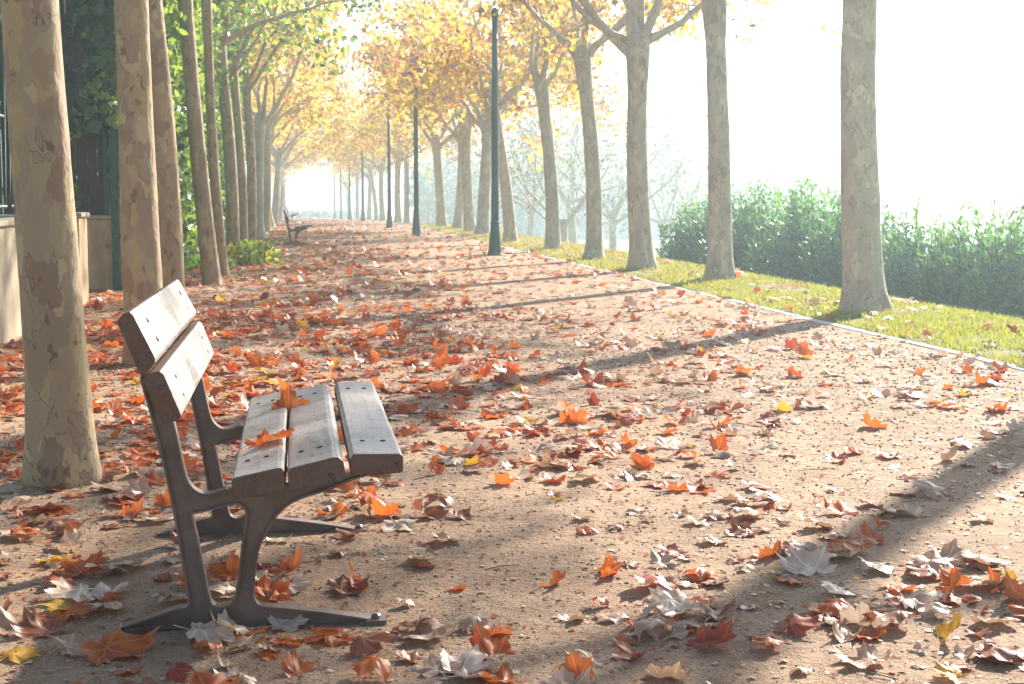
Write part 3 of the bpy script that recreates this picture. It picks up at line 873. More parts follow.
# ------------------------------------------------------------------ lamp posts
def make_lamp():
    root = empty('lamp_post', (0, 0, 0))
    b = MB(); b.lathe([(0.15, -0.05), (0.15, 0.03), (0.14, 0.045), (0.13, 0.12), (0.10, 0.42), (0.082, 0.60), (0.086, 0.62), (0.086, 0.65), (0.076, 0.67)], 20)
    b.build('base', M_green, root, smooth=False)
    p = MB(); p.lathe([(0.076, 0.66), (0.072, 1.5), (0.064, 3.2), (0.055, 4.62)], 20); p.build('pole', M_green, root, smooth=True)
    c = MB(); c.lathe([(0.066, 4.60), (0.07, 4.62), (0.07, 4.70), (0.05, 4.74), (0.03, 4.78)], 20); c.build('cap', M_green, root)
    d = MB(); d.box((-0.035, -0.083, 0.9), (0.035, -0.055, 1.15)); d.build('access_door', M_green, root)
    return root
lamp = make_lamp(); lk = kids_of(lamp, child_map())
lamps = [(495, 255.3, 1.0, 'tall dark green lamp post, the nearest and thickest of the row'),
         (416.5, 236.2, 1.09, 'second lamp post of the row, left of the pale broad trunk'),
         (389.5, 228, 0.92, 'third lamp post of the row, counted from the thickest'),
         (364.5, 222.6, 1.15, 'fourth lamp post of the row, counted from the thickest'),
         (351.6, 220.8, 1.15, 'fifth lamp post of the row, thin and hazy'),
         (343, 220.2, 1.2, 'sixth lamp post of the row, very thin in the haze'),
         (336.6, 219.8, 1.2, 'farthest lamp post, a faint line by the bright opening')]
for i, (px, py, s, lab) in enumerate(lamps):
    c = lamp if i == 0 else copy_tree(lamp, lk)
    Y = None
    if i < 3: p = at(px, py)
    else:
        Y = (0, 0, 0, 92, 111, 132, 155)[i]; p = Vector(((px-299)/FPX*Y, Y, base_z(Y)))
    c.location = (p.x, p.y, gz(p.x, p.y)); c.scale = (1.0, 1.0, s)
    if i >= 3: c.scale = (1.15, 1.15, s)
    tag(c, lab, 'lamp post', 'lamp posts along the right of the avenue')

# ------------------------------------------------------------------ left boundary
def wall_block(x0, x1, y0, y1, h, label, name='boundary_wall', m=M_wall, cap=0.05, pier=None):
    r = empty(name, ((x0+x1)/2, y0, 0)); ox = (x0+x1)/2
    a = MB(); a.box((x0-ox, 0, -0.15), (x1-ox, y1-y0, h)); o = a.build('masonry', m, r)
    bv = o.modifiers.new('e', 'BEVEL'); bv.width = 0.01; bv.segments = 2
    c = MB(); c.box((x0-ox-0.03, -0.03, h+0.002), (x1-ox+0.03, y1-y0+0.03, h+cap)); o = c.build('coping', M_wallgrey, r)
    bv = o.modifiers.new('e', 'BEVEL'); bv.width = 0.012; bv.segments = 2
    return tag(r, label, 'wall')
wall_block(-2.50, -2.24, 8.0, 15.75, 0.90, 'long low pale stone wall behind the big mottled trunk', m=M_wallgrey)
wall_block(-2.52, -2.20, 15.85, 16.45, 0.92, 'short yellowish stone pier at the open end of the low stone wall', 'gate_pier', M_wall)
wall_block(-7.0, -2.05, 19.0, 19.3, 0.86, 'low buff rendered wall facing the camera under the ivy')

def fence_panel(Y0, Y1, X, z0, z1, label):
    r = empty('metal_fence', (X, Y0, z0)); L_ = Y1-Y0; h = z1-z0
    f = MB(); rc = 0.25
    pts = [(0, 0, 0), (0, 0, h-rc)] + [(0, rc-rc*math.cos(a), h-rc+rc*math.sin(a)) for a in np.linspace(0.2, math.pi/2, 6)]
    pts += [(0, L_-rc+rc*math.sin(a), h-rc+rc*math.cos(a)) for a in np.linspace(0, math.pi/2-0.2, 6)] + [(0, L_, h-rc), (0, L_, 0)]
    f.tube(pts, [0.03]*len(pts), 10); f.build('frame', M_fence, r, smooth=True)
    b = MB()
    for k in range(1, int(L_/0.11)):
        y = k*0.11; hh = h - 0.01 if rc < y < L_-rc else h-0.12
        b.tube([(0, y, 0.05), (0, y, hh)], [0.008, 0.008], 6)
    for z in (0.1, h*0.5): b.tube([(0, 0, z), (0, L_, z)], [0.014, 0.014], 6)
    b.build('bars', M_fence, r)
    tag(r, label, 'fence', 'green metal fence panels on the low wall')
fence_panel(13.1, 15.6, -2.37, 0.95, 2.62, 'green metal fence panel with rounded top, nearest the gate pier')
fence_panel(10.4, 12.9, -2.37, 0.95, 2.62, 'green metal fence panel mostly behind the big mottled trunk')
# gate post and dark board fence over the buff wall
gp = MB(); gp.box((-2.24, 18.90, 0.0), (-2.15, 18.99, 2.2)); o = gp.build('fence_post', M_fence); tag(o, 'square green metal post beside the mottled brown trunk', 'post')
gp2 = MB(); gp2.box((-2.34, 19.1, 0.92), (-2.28, 19.16, 3.4)); o = gp2.build('fence_post', M_fence); tag(o, 'thin green metal post standing on the buff wall among the ivy', 'post')
bf = empty('board_fence', (-4.5, 19.15, 0.915))
b1 = MB()
x = -2.5
while x < 2.2:
    ww = rng.uniform(0.11, 0.14); b1.box((x, -0.012+rng.uniform(-.004, .004), 0), (x+ww-0.008, 0.012, 2.3+rng.uniform(-.02, .02))); x += ww
b1.build('board_panel', M_plank, bf)
b2 = MB(); b2.box((-2.5, 0.016, 0.25), (2.2, 0.06, 0.33)); b2.box((-2.5, 0.016, 1.6), (2.2, 0.06, 1.68)); b2.build('rail', M_plank, bf)
tag(bf, 'dark brown board fence standing on the buff wall beneath the ivy', 'fence')

IV = np.array([(0, 0, 0), (-.42, .22, .06), (-.5, .62, .02), (0, 1, -.05), (.5, .62, .02), (.42, .22, .06)], float)
IVT = np.array([(0, 3, 2), (0, 2, 1), (0, 4, 3), (0, 5, 4)])
OL = np.array([(0, 0, 0), (-.14, .35, .03), (-.12, .7, 0.0), (0, 1, -.06), (.12, .7, 0.0), (.14, .35, .03)], float)

def clump_thing(name, label, cat, loc, half, n, size, mats, mixp, seed, tmpl=IV, tri=IVT, hang=0.6, group=None,
                shape='box', leafname='foliage', stems=8, shell=0.5, rough=0.35, bulge=None):
    """a shrub, hedge or ivy mass: leaves through an uneven volume around visible stems"""
    g = np.random.default_rng(seed); rs = random.Random(seed)
    root = empty(name, loc)
    hx, hy, h = half
    sb = MB()
    for i in range(stems):
        bx, by = rs.uniform(-hx, hx)*0.5, rs.uniform(-hy, hy)*0.5
        tx, ty = bx*1.8+rs.uniform(-.1, .1), by*1.8+rs.uniform(-.1, .1)
        sb.tube([(bx, by, -0.08), ((bx+tx)/2+rs.uniform(-.05, .05), (by+ty)/2, h*0.45), (tx, ty, h*0.92)], [0.02, 0.014, 0.005], 6)
    sb.build('stem', M_stem, root, smooth=True)
    pts = []
    m = int(n*1.8)
    U = g.uniform(-1, 1, (m, 3)); U[:, 2] = g.random(m)
    for u in U:
        x, y, z = u[0]*hx, u[1]*hy, u[2]*h
        if bulge: 
            ox = bulge(z/h)
        else: ox = 0
        k = fn(x*1.7+seed*3.1+loc[0], y*1.7+loc[1], z*1.7+seed)
        if shape == 'dome':
            q = (u[0]**2+u[1]**2+(max(0, u[2]-0.35)/0.65)**2*0.95)
            if q > 1.0 + k*0.75: continue
        else:
            q = max(abs(u[0]), abs(u[1]))
            if q > 0.82+k*0.5: continue
            if u[2] > 0.93+k*0.3: continue
        if k < -0.28 and g.random() < 0.8: continue
        if q < shell and g.random() < 0.55: continue
        pts.append((x+ox, y, z))
        if len(pts) >= n: break
    P = np.array(pts); nn = len(P)
    V, F = leaf_cloud(P, size, g, hang, tmpl, tri)
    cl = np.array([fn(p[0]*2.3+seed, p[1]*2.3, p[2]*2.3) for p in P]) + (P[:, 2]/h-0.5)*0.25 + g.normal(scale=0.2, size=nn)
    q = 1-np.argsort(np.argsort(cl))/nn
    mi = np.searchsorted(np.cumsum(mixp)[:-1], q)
    fast_obj(leafname, V, F, list(mats), np.repeat(mi, len(tri)), parent=root)
    tag(root, label, cat, group)
    return root

clump_thing('ivy', 'dark ivy mass hanging over the board fence at upper left', 'ivy', (-4.2, 19.0, 2.0), (2.35, 0.5, 3.6), 6500, 0.15,
            (M_iv, M_hg), (0.85, 0.15), 5, hang=1.0, stems=7)
clump_thing('evergreen_shrub', 'dark evergreen shrub behind the low wall and green fence', 'shrub', (-3.8, 13.0, 0), (1.0, 3.0, 3.8), 4500, 0.13,
            (M_iv, M_hg), (0.6, 0.4), 6, stems=9)
GH = 'tall green hedge shrubs behind the left trees'
def blg(a): return lambda t: a*t**1.3
for i, (X, Y, hx, hy, h, n, bl, lab) in enumerate([
        (-2.35, 20.3, 0.85, 1.6, 4.6, 7500, 0.25, 'tall glossy green hedge shrub right of the tan trunk, next to the buff wall'),
        (-2.4, 23.6, 0.85, 1.8, 5.2, 7500, 0.45, 'tall bright green hedge shrub behind the slim leaning grey tree'),
        (-2.5, 27.3, 0.9, 2.0, 5.6, 7500, 0.8, 'tall bright green hedge shrub behind the thin half hidden trunk'),
        (-2.6, 31.5, 0.9, 2.2, 6.2, 7000, 1.0, 'tall lime green hedge shrub behind the close pair of trunks'),
        (-2.7, 36.5, 0.95, 2.6, 6.6, 6000, 1.3, 'hedge shrub meeting the yellow plane canopy by the bluish trunk'),
        (-2.7, 42.5, 1.0, 3.2, 5.0, 6000, 0.6, 'hedge shrub in light haze behind the warm brown trunk'),
        (-2.8, 50.5, 1.0, 4.2, 4.6, 6000, 0.4, 'farthest pale green hedge shrub beyond the far bench')]):
    clump_thing('hedge_shrub', lab, 'shrub', (X, Y, 0), (hx, hy, h), int(n*1.35), 0.10, (M_hy, M_hg, M_iv), (0.45, 0.38, 0.17), 20+i, bulge=blg(bl), group=GH, hang=0.7, stems=9)
clump_thing('low_bush', 'low yellow green bush at the path edge in front of the far bench', 'bush', (-0.72, 25.8, 0), (0.46, 0.5, 0.42), 430, 0.075,
            (M_hy, M_cg, M_cy), (0.55, 0.25, 0.2), 41, shape='dome', stems=10, shell=0.2)
clump_thing('low_bush', 'scrappy green undergrowth tuft at the foot of the thin trunk', 'bush', (-1.35, 24.2, 0), (0.35, 0.7, 0.2), 260, 0.08,
            (M_hy, M_cg, M_hg), (0.3, 0.4, 0.3), 42, shape='dome', stems=6, shell=0.2)

# oleanders on the slope
GO = 'oleander shrubs on the slope below the verge'
for i, (px, Y, hw, ztop, lab) in enumerate([
        (697, 31.0, 1.15, 1.5, 'oleander shrub at the left end of the hedge'),
        (742, 28.0, 1.15, 1.5, 'second oleander from the left end, just right of the limb-bearing plane'),
        (788, 25.6, 1.1, 1.45, 'third oleander from the left end, midway between two verge trunks'),
        (834, 23.6, 0.95, 1.42, 'fourth oleander, directly left of the thick pale trunk'),
        (902, 21.8, 0.95, 1.08, 'oleander immediately right of the thick pale trunk'),
        (954, 20.4, 0.95, 1.1, 'oleander between the thick pale trunk and the right edge'),
        (1008, 19.0, 0.95, 1.1, 'oleander at the right edge of the picture')]):
    X = (px-296)/(FPX)*Y
    p = Vector((0, 0, 0)); d = ray(px, 250); k = Y/(d.y); X = d.x*k + 0.35
    z0 = side_z(X)-0.05
    rs = random.Random(70+i); g = np.random.default_rng(70+i)
    root = empty('oleander_shrub', (X, Y, z0)); h = ztop-z0
    sb = MB(); P = []; D = []
    for s in range(560):
        a = rs.uniform(0, 6.28); rr_ = hw*math.sqrt(rs.random())*(1.0+0.25*fn(math.cos(a)*1.6+i*5, math.sin(a)*1.6))
        top = h*(1.03-0.40*(rr_/hw)**2+0.12*fn(math.cos(a)*rr_*1.8, math.sin(a)*rr_*1.8, i*3.0))*rs.uniform(0.62, 1.0)
        if s % 5 == 0: top = h*rs.uniform(0.3, 0.7)
        bx, by = math.cos(a)*rr_*0.45, math.sin(a)*rr_*0.45
        tx, ty = math.cos(a)*rr_, math.sin(a)*rr_
        if s % 4 == 0: sb.tube([(bx, by, -.1), ((bx+tx)/2, (by+ty)/2, top*0.5), (tx, ty, top)], [0.014, 0.01, 0.004], 5)
        b = Vector((bx, by, 0)); t = Vector((tx, ty, top)); dd = (t-b).normalized()
        for j in range(34):
            f = 1-rs.random()*0.8
            q = b.lerp(t, f); P.append(q); D.append(dd + Vector((rs.gauss(0, 1.0), rs.gauss(0, 1.0), rs.uniform(-.5, .4))))
    P = np.array([tuple(q) for q in P]); D = np.array([tuple(q) for q in D]); D /= np.linalg.norm(D, axis=1)[:, None]
    r_ = g.normal(size=D.shape); x_ = np.cross(D, r_); x_ /= np.linalg.norm(x_, axis=1)[:, None]; z_ = np.cross(x_, D)
    Rm = np.stack([x_, D, z_], 2); sz = g.uniform(0.09, 0.155, len(P))
    V = np.einsum('nij,kj->nki', Rm, OL)*sz[:, None, None] + P[:, None]
    F = (np.arange(len(P))*6)[:, None, None]+IVT[None]
    lit_top = ((P[:, 2]/h + g.normal(scale=.12, size=len(P))) > 0.72).astype(int)  # upper leaves take the painted sunlit green
    sb.build('stem', M_stem, root)
    fast_obj('foliage', V.reshape(-1, 3), F.reshape(-1, 3), [M_ol, M_olt], np.repeat(lit_top, len(IVT)), parent=root)
    tag(root, lab, 'shrub', GO)

# ------------------------------------------------------------------ fallen leaves
LOBES = ((0, 1.0), (55, .86), (-55, .86), (108, .56), (-108, .56))
def leaf_shape(nang, rings, rs, teeth=True):
    angs = np.linspace(-math.pi, math.pi, nang, endpoint=False) + 1e-6
    base = []
    jl = [l*rs.uniform(0.85, 1.1) for _, l in LOBES]
    for a in angs:
        r = 0.40 if abs(a) < 2.3 else 0.40-0.28*(abs(a)-2.3)/0.84
        for (d, _), l in zip(LOBES, jl):
            da = abs(a-R(d)); r = max(r, l*(1-(da/0.84)**1.08*0.72 if da < 0.84 else 0)*(1+(0.11*math.cos(da*21) if teeth and da > 0.1 else 0)))
        base.append(r)
    base = np.array(base)
    V = [(0, 0)]
    for f in rings:
        for a, r in zip(angs, base): V.append((math.sin(a)*r*f, math.cos(a)*r*f))
    V = np.array(V); F = []
    for k in range(nang): F.append((0, 1+(k+1) % nang, 1+k))
    for j in range(len(rings)-1):
        o = 1+j*nang
        for k in range(nang):
            a, b = o+k, o+(k+1) % nang
            F.append((a, b, b+nang)); F.append((a, b+nang, a+nang))
    return V, np.array(F)

def curl(uv, form, rs):
    """bend a flat leaf; returns 3-D points, unit size"""
    x, y = uv[:, 0].copy(), uv[:, 1].copy()
    r = np.hypot(x, y); th = np.arctan2(x, y)
    z = 0.045*np.cos(th*6.6)*r + 0.03*np.sin(th*11+rs.uniform(0, 6))*r*r
    k1, k2 = {'flat': (0.15, 0.2), 'curled': (1.0, 0.4), 'folded': (2.2, 0.3), 'cupped': (0.7, 0.7), 'upright': (1.3, 0.6)}[form]
    k1 *= rs.uniform(0.6, 1.25)*rs.choice((1, 1, -1) if form == 'flat' else (1, 1)); k2 *= rs.uniform(0.5, 1.25)
    def bend(u, w_, k):
        a = u*k
        return (np.sin(a)/k - w_*np.sin(a)), ((1-np.cos(a))/k + w_*np.cos(a))
    k1 = k1 if abs(k1) > .05 else .05; k2 = k2 if abs(k2) > .05 else .05
    ph = rs.uniform(-0.6, 0.6); c, s = math.cos(ph), math.sin(ph)
    u, v = x*c+y*s, -x*s+y*c
    u2, z = bend(u, z, k1)
    v2, z = bend(v-0.35, z, k2)
    x, y = u2*c-v2*s, u2*s+v2*c
    z = z + 0.07*np.sin(x*7+rs.uniform(0, 6))*np.cos(y*6+rs.uniform(0, 6)) + 0.022*np.sin(x*19+rs.uniform(0, 6))*np.cos(y*17+rs.uniform(0, 6))*np.clip(r*2, 0, 1)
    # dry rims roll over unevenly
    rim = np.clip((r-0.45)/0.5, 0, 1)**1.6
    z = z + rim*(0.11*np.sin(th*2+rs.uniform(0, 6))+0.10*np.sin(th*5+rs.uniform(0, 6)))*(1.0 if form != 'flat' else 0.55)
    return np.stack([x, y, z], 1)

def rot(form, rs, yaw=None):
    yaw = rs.uniform(0, 6.28) if yaw is None else yaw
    if form == 'upright': e = Euler((R(rs.uniform(22, 60)), R(rs.uniform(-35, 35)), yaw))
    elif rs.random() < 0.35: e = Euler((R(180+rs.uniform(-14, 14)), R(rs.uniform(-14, 14)), yaw))
    else: e = Euler((R(rs.uniform(-12, 20)), R(rs.uniform(-16, 16)), yaw))
    return np.array(e.to_matrix())

def density(X, Y):
    """leaves per square metre"""
    side = 1.0 if X < 0.6 else max(0.16, 1.0-(X-0.6)/2.2)
    if Y < 6: d = 27*max(side, .38) + 4
    elif Y < 14: d = 5 + 42*side*(1 if X < 1.5 else .9)
    elif Y < 35: d = 6 + 24*side
    else: d = 4 + 14*side
    n_ = fn(X*0.9, Y*0.7, 11)+0.6*fn(X*2.4, Y*2.0, 12)
    d *= 1.5*max(0.3, 1+1.15*n_)
    if -2.4 < X < -1.0 and Y < 7: d *= 0.8
    if X > 4.7: d = 9*max(.3, 1+n_)
    return d

heroes = [  # px, py, colour, form, size m, yaw, label
    (265, 617, 'rust-brown', 'upright', .15, 3.6, 'rust-brown leaf propped against the near foot of the bench'),
    (290, 629, 'pale cream', 'curled', .11, 5.0, 'pale cream curled leaf lying under the rust leaf at the bench foot'),
    (425, 636, 'tan', 'cupped', .17, 1.2, 'large tan crumpled leaf right of the front foot of the bench'),
    (82, 572, 'red-orange', 'cupped', .16, 0.5, 'broad red-orange leaf on the shaded sand left of the bench foot'),
    (67, 602, 'pale cream', 'flat', .15, 2.0, 'pale cream flat leaf just below the broad red-orange one'),
    (125, 655, 'red-orange', 'curled', .19, 4.0, 'largest orange leaf, curled up below the rear foot of the bench'),
    (38, 632, 'rust-brown', 'cupped', .15, 0.9, 'rust-brown cupped leaf close to the bottom left corner'),
    (20, 655, 'golden yellow', 'flat', .11, 2.4, 'golden flat leaf in the bottom left corner'),
    (300, 672, 'red-orange', 'upright', .09, 0.3, 'small bright red leaf standing at the bottom edge below the bench foot'),
    (378, 655, 'rust-brown', 'curled', .14, 1.3, 'rust-brown curled leaf between the bench foot and the large tan leaf'),
    (500, 634, 'red-orange', 'curled', .12, 5.4, 'red-orange curled leaf with a lifted tip right of the large tan leaf'),
    (570, 676, 'red-orange', 'upright', .10, 0.2, 'bright red upright leaf at the bottom edge near the centre'),
    (632, 660, 'dark red', 'folded', .10, 1.8, 'dark red folded leaf at the bottom edge right of centre'),
    (555, 586, 'red-orange', 'upright', .10, 3.3, 'bright red leaf standing on pale leaves in the centre of the path'),
    (612, 575, 'red-orange', 'upright', .12, 4.4, 'orange leaf tilted on edge beside a dark leaf heap'),
    (652, 590, 'dark red', 'flat', .15, 0.6, 'dark red flat leaf in the heap right of the tilted orange leaf'),
    (668, 612, 'pale cream', 'curled', .16, 1.9, 'long pale cream leaf below the dark red flat leaf'),
    (770, 558, 'red-orange', 'upright', .11, 2.6, 'bright red leaf standing up beside a wide pale leaf'),
    (800, 569, 'pale cream', 'curled', .17, 0.2, 'wide pale cream leaf right of the bright red standing one'),
    (867, 543, 'red-orange', 'cupped', .12, 1.2, 'orange cupped leaf on the shade band at right'),
    (948, 596, 'red-orange', 'upright', .14, 4.9, 'pointed orange leaf rising from the sand at lower right'),
    (1008, 583, 'golden yellow', 'upright', .11, 1.2, 'golden orange leaf at the right edge of the picture'),
    (803, 632, 'dark red', 'cupped', .14, 2.2, 'dark red cupped leaf at the lower right of the path'),
    (718, 648, 'dark red', 'folded', .13, 5.0, 'dark red folded leaf lying left of the lower right cluster'),
    (885, 630, 'rust-brown', 'curled', .13, 4.0, 'rust-brown curled leaf right of the dark red cupped leaf'),
    (862, 662, 'tan', 'curled', .14, 0.8, 'tan curled leaf at the bottom edge near the lower right'),
    (875, 428, 'red-orange', 'upright', .13, 3.0, 'lone red-orange leaf on the bright strip below the thick pale trunk'),
    (934, 405, 'golden yellow', 'cupped', .14, 1.0, 'golden yellow leaf out on the path before the right grass'),
    (713, 452, 'red-orange', 'upright', .13, 0.8, 'red leaf standing alone in the middle of the path'),
    (800, 357, 'red-orange', 'upright', .18, 0.8, 'orange leaf standing on the path close to the kerb'),
    (541, 435, 'dark red', 'cupped', .16, 2.2, 'dark pinkish red leaf right of the bench seat'),
    (571, 424, 'red-orange', 'upright', .13, 0.4, 'orange upright leaf behind the dark pinkish one'),
    (361, 500, 'red-orange', 'upright', .12, 0.7, 'orange leaf showing under the front slat of the bench'),
    (432, 474, 'red-orange', 'upright', .10, 0.7, 'small bright orange leaf just right of the seat front'),
    (462, 352, 'red-orange', 'cupped', .22, 0.7, 'big orange-red leaf cluster piece on the path beyond the bench'),
    (590, 385, 'dark red', 'folded', .2, 0.7, 'dark red folded leaf on the middle of the path beyond the bench'),
    (220, 578, 'red-orange', 'cupped', .12, 0.9, 'red-orange leaf between the near and far frames of the bench'),
    (168, 505, 'red-orange', 'upright', .11, 5.9, 'red-orange leaf standing behind the rear post of the bench'),
]

def hi_leaf(rs, form, size, m, loc, yaw=None, on=None, e=None, nang=46):
    uv, F = leaf_shape(nang, (0.22, 0.45, 0.68, 0.86, 1.0), rs)
    V = curl(uv, form, rs)
    # stalk as a thin tube in the same mesh
    mb = MB(); p0 = V[0]; d = Vector(V[0]-V[1+nang//2*0+0]).normalized() if False else Vector((0, -1, 0.05))
    st = [Vector(p0), Vector(p0)+Vector((rs.uniform(-.06, .06), -0.28, 0.04)), Vector(p0)+Vector((rs.uniform(-.15, .15), -0.6, 0.10*rs.random()))]
    mb.tube(st, [0.012, 0.010, 0.014], 5)
    n = len(V)
    V = np.vstack([V, np.array(mb.V)])
    uvs = np.vstack([uv, np.zeros((len(mb.V), 2))+0.001])
    Rm = rot(form, rs, yaw) if e is None else np.array(e.to_matrix())
    W = (V*size/1.35) @ Rm.T
    faces = [tuple(f) for f in F] + [tuple(n+i for i in f) for f in mb.F]
    if on is None:
        lo = W[:n, 2].min()
        W[:, 2] -= lo + (0.018*size/0.14 if form == 'upright' else 0.003)
        # let thin rims settle: squash what is far above for flat forms
    o = mesh_obj('fallen_leaf', W, faces, m, uv=uvs)
    o.location = loc
    return o

hero_xy = []
GLF = 'fallen plane leaves on the sandy path'
n_ind = 0
for px, py, colr, form, size, yaw, lab in heroes:
    rs = random.Random(px*7+py); p = at(px, py)
    o = hi_leaf(rs, form, size*1.08, LM[colr], (p.x, p.y, gz(p.x, p.y)), yaw)
    tag(o, lab, 'leaf', GLF); hero_xy.append((p.x, p.y, lab)); n_ind += 1

# leaves on the bench: one lying across two slats, one standing in the gap
def bench_pt(px, py, Y):
    x, z = plane(px, py, Y); return Vector((x, Y, z))
zb = bench.location.z
rs = random.Random(3)
bl = hi_leaf(rs, 'curled', 0.165, LM['red-orange'], bench_pt(278, 441, YN+0.42)+Vector((0, 0, 0.012)), on=1, e=Euler((R(14), R(-14), R(-62))))
tag(bl, 'star-shaped orange leaf resting across the bench seat slats', 'leaf', 'leaves lying on the bench seat')
bl = hi_leaf(rs, 'curled', 0.135, LM['red-orange'], bench_pt(286, 405, YN+1.1)+Vector((0, 0, 0.0)), on=1, e=Euler((R(72), R(4), R(15))))
tag(bl, 'orange leaf standing upright in the gap between bench seat slats', 'leaf', 'leaves lying on the bench seat')

# random litter
cand = []
def pick_col(X, Y, rs):
    if Y < 6.2: wts = (24, 20, 5, 38, 11, 2)
    elif X < 1.6 and Y < 16: wts = (50, 10, 9, 16, 11, 4)
    elif Y < 16: wts = (24, 13, 8, 30, 21, 4)
    else: wts = (36, 12, 6, 18, 18, 10)
    return rs.choices(COLS, wts)[0]
rs = random.Random(77)
def feet_clear(X, Y):
    return not (abs(X-(B0.x+0.02)) < 0.42 and (abs(Y-YF) < 0.07 or abs(Y-YB) < 0.07))
bands = [(2.9, 6), (6, 14), (14, 35), (35, 75), (75, 150)]
for y0, y1 in bands:
    mx = {2.9: 95, 6: 150, 14: 100, 35: 55, 75: 20}[y0]
    xl = -2.2 if y0 < 35 else -2.5; xr = 6.3 if y0 >= 6 else 4.5
    nn = int((y1-y0)*(xr-xl)*mx)
    for _ in range(nn):
        X, Y = rs.uniform(xl, xr), rs.uniform(y0, y1)
        d = density(X, Y)
        if y0 == 75: d *= 0.35
        elif y0 == 35: d *= 0.8
        if rs.random()*mx > d: continue
        pp = proj((X, Y, 0))
        if pp is None or not (-25 < pp[0] < 1050 and pp[1] < 705): continue
        if not feet_clear(X, Y): continue
        if Y < 7 and any((X-a)**2+(Y-b)**2 < 0.004 for a, b, _ in hero_xy): continue
        # extra leaves beneath the far-left side behind the gate
        cand.append((pp[2], X, Y))
for _ in range(260):   # heap of leaves in the recess by the buff wall
    X, Y = rs.uniform(-3.2, -2.0), rs.uniform(15.5, 18.8); pp = proj((X, Y, 0))
    if pp and pp[0] > -10 and not (X < -2.15 and Y < 16.5): cand.append((pp[2], X, Y))
for (tx, ty) in ((-0.93, 6.0), (-1.02, 10.2), (-1.03, 12.3), (-1.1, 19.8), (5.65, 14.9), (5.9, 21), (5.7, 24)):
    for _ in range(26):
        a = rs.uniform(0, 6.28); r_ = rs.uniform(0.2, 0.55); X, Y = tx+math.cos(a)*r_, ty+math.sin(a)*r_; pp = proj((X, Y, 0))
        if pp and not (ty < 7 and rs.random() < .6): cand.append((pp[2], X, Y))
cand.sort()
n_small = 300 - n_ind - 2
used_lab = {}
REL = {(1, 0): 'right of', (-1, 0): 'left of', (0, 1): 'behind', (0, -1): 'in front of'}
def simple(lab):
    return lab
near = cand[:n_small]; far = cand[n_small:]
marks = [(B0.x-0.33, YF, 'rear tip of the near bench foot'), (B0.x+0.40, YF, 'front tip of the near bench foot'), (B0.x+0.4, YB, 'front tip of the far bench foot'),
         (B0.x-0.2, YB, 'rear side of the far bench foot'), (B0.x, YF+0.5, 'middle of the ground under the bench')]
short = {12: 'bright red leaf at the bottom edge near the centre', }
sn = {0: 'rust leaf at the bench foot', 2: 'large tan crumpled leaf', 3: 'broad red-orange leaf', 5: 'largest orange leaf', 6: 'cupped leaf by the bottom left corner',
      8: 'small red leaf at the bottom edge', 10: 'curled leaf with the lifted tip', 11: 'upright red leaf at the bottom edge', 12: 'dark folded leaf at the bottom edge',
      13: 'red leaf standing on pale ones', 14: 'orange leaf tilted on edge', 16: 'long pale cream leaf', 17: 'standing red leaf by the wide pale one',
      18: 'wide pale cream leaf', 19: 'orange leaf on the shade band', 20: 'pointed orange leaf at lower right', 21: 'golden leaf at the right edge',
      22: 'dark red cupped leaf at lower right', 23: 'dark folded leaf left of the lower right cluster', 25: 'tan leaf at the lower right bottom edge', 28: 'red leaf standing alone mid path',
      30: 'dark pinkish leaf right of the seat', 32: 'orange leaf under the front slat', 33: 'small orange leaf right of the seat front', 36: 'red-orange leaf between the bench frames',
      37: 'leaf behind the rear bench post'}
for i, t in sn.items(): marks.append((hero_xy[i][0], hero_xy[i][1], t))
made = []
for dist, X, Y in near:
    r1 = random.Random(int(X*9973+Y*7919)); c = pick_col(X, Y, r1)
    form = r1.choices(('flat', 'curled', 'folded', 'cupped', 'upright'), (44, 28, 11, 14, 3))[0]
    if c == 'red-orange' and r1.random() < 0.12: form = 'upright'
    size = 0.06+0.095*r1.random()**1.1
    o = hi_leaf(r1, form, size, LM[c], (X, Y, gz(X, Y)), nang=38)
    k = min(marks, key=lambda m_: (m_[0]-X)**2+(m_[1]-Y)**2)
    dx, dy = X-k[0], Y-k[1]
    rel = ('right of' if dx > 0 else 'left of') if abs(dx) > abs(dy) else ('beyond' if dy > 0 else 'in front of')
    szw = 'small' if size < 0.09 else ('broad' if size > 0.122 else 'mid-sized')
    made.append((o, f'{szw} {c} {form} leaf', f'{rel} the {k[2]}', math.hypot(dx, dy)))
byl = {}
for m_ in made: byl.setdefault(m_[1]+' '+m_[2], []).append(m_)
ORD = ['closest', 'second closest', 'third closest', 'fourth closest', 'fifth closest', 'sixth closest']
for lab, ms in byl.items():
    ms.sort(key=lambda q: q[3])
    for i, m_ in enumerate(ms):
        if len(ms) == 1: s_ = lab
        else:
            a = m_[1]; s_ = f'{a} {m_[2]}, the {ORD[min(i,5)].replace("closest","nearer one") if len(ms)==2 else ORD[min(i,5)]}' if len(ms) != 2 else f'{a} {m_[2]}, {"nearer" if i==0 else "farther"} of two'
        while len(s_.split()) > 16 and s_.startswith('mid-sized '): s_ = s_[10:]
        if len(s_.split()) > 16: s_ = s_.replace(' the ', ' ')
        if len(s_.split()) > 16: s_ = s_.replace(' one of two', '').replace(' of two', '')
        tag(m_[0], s_, 'leaf', GLF)

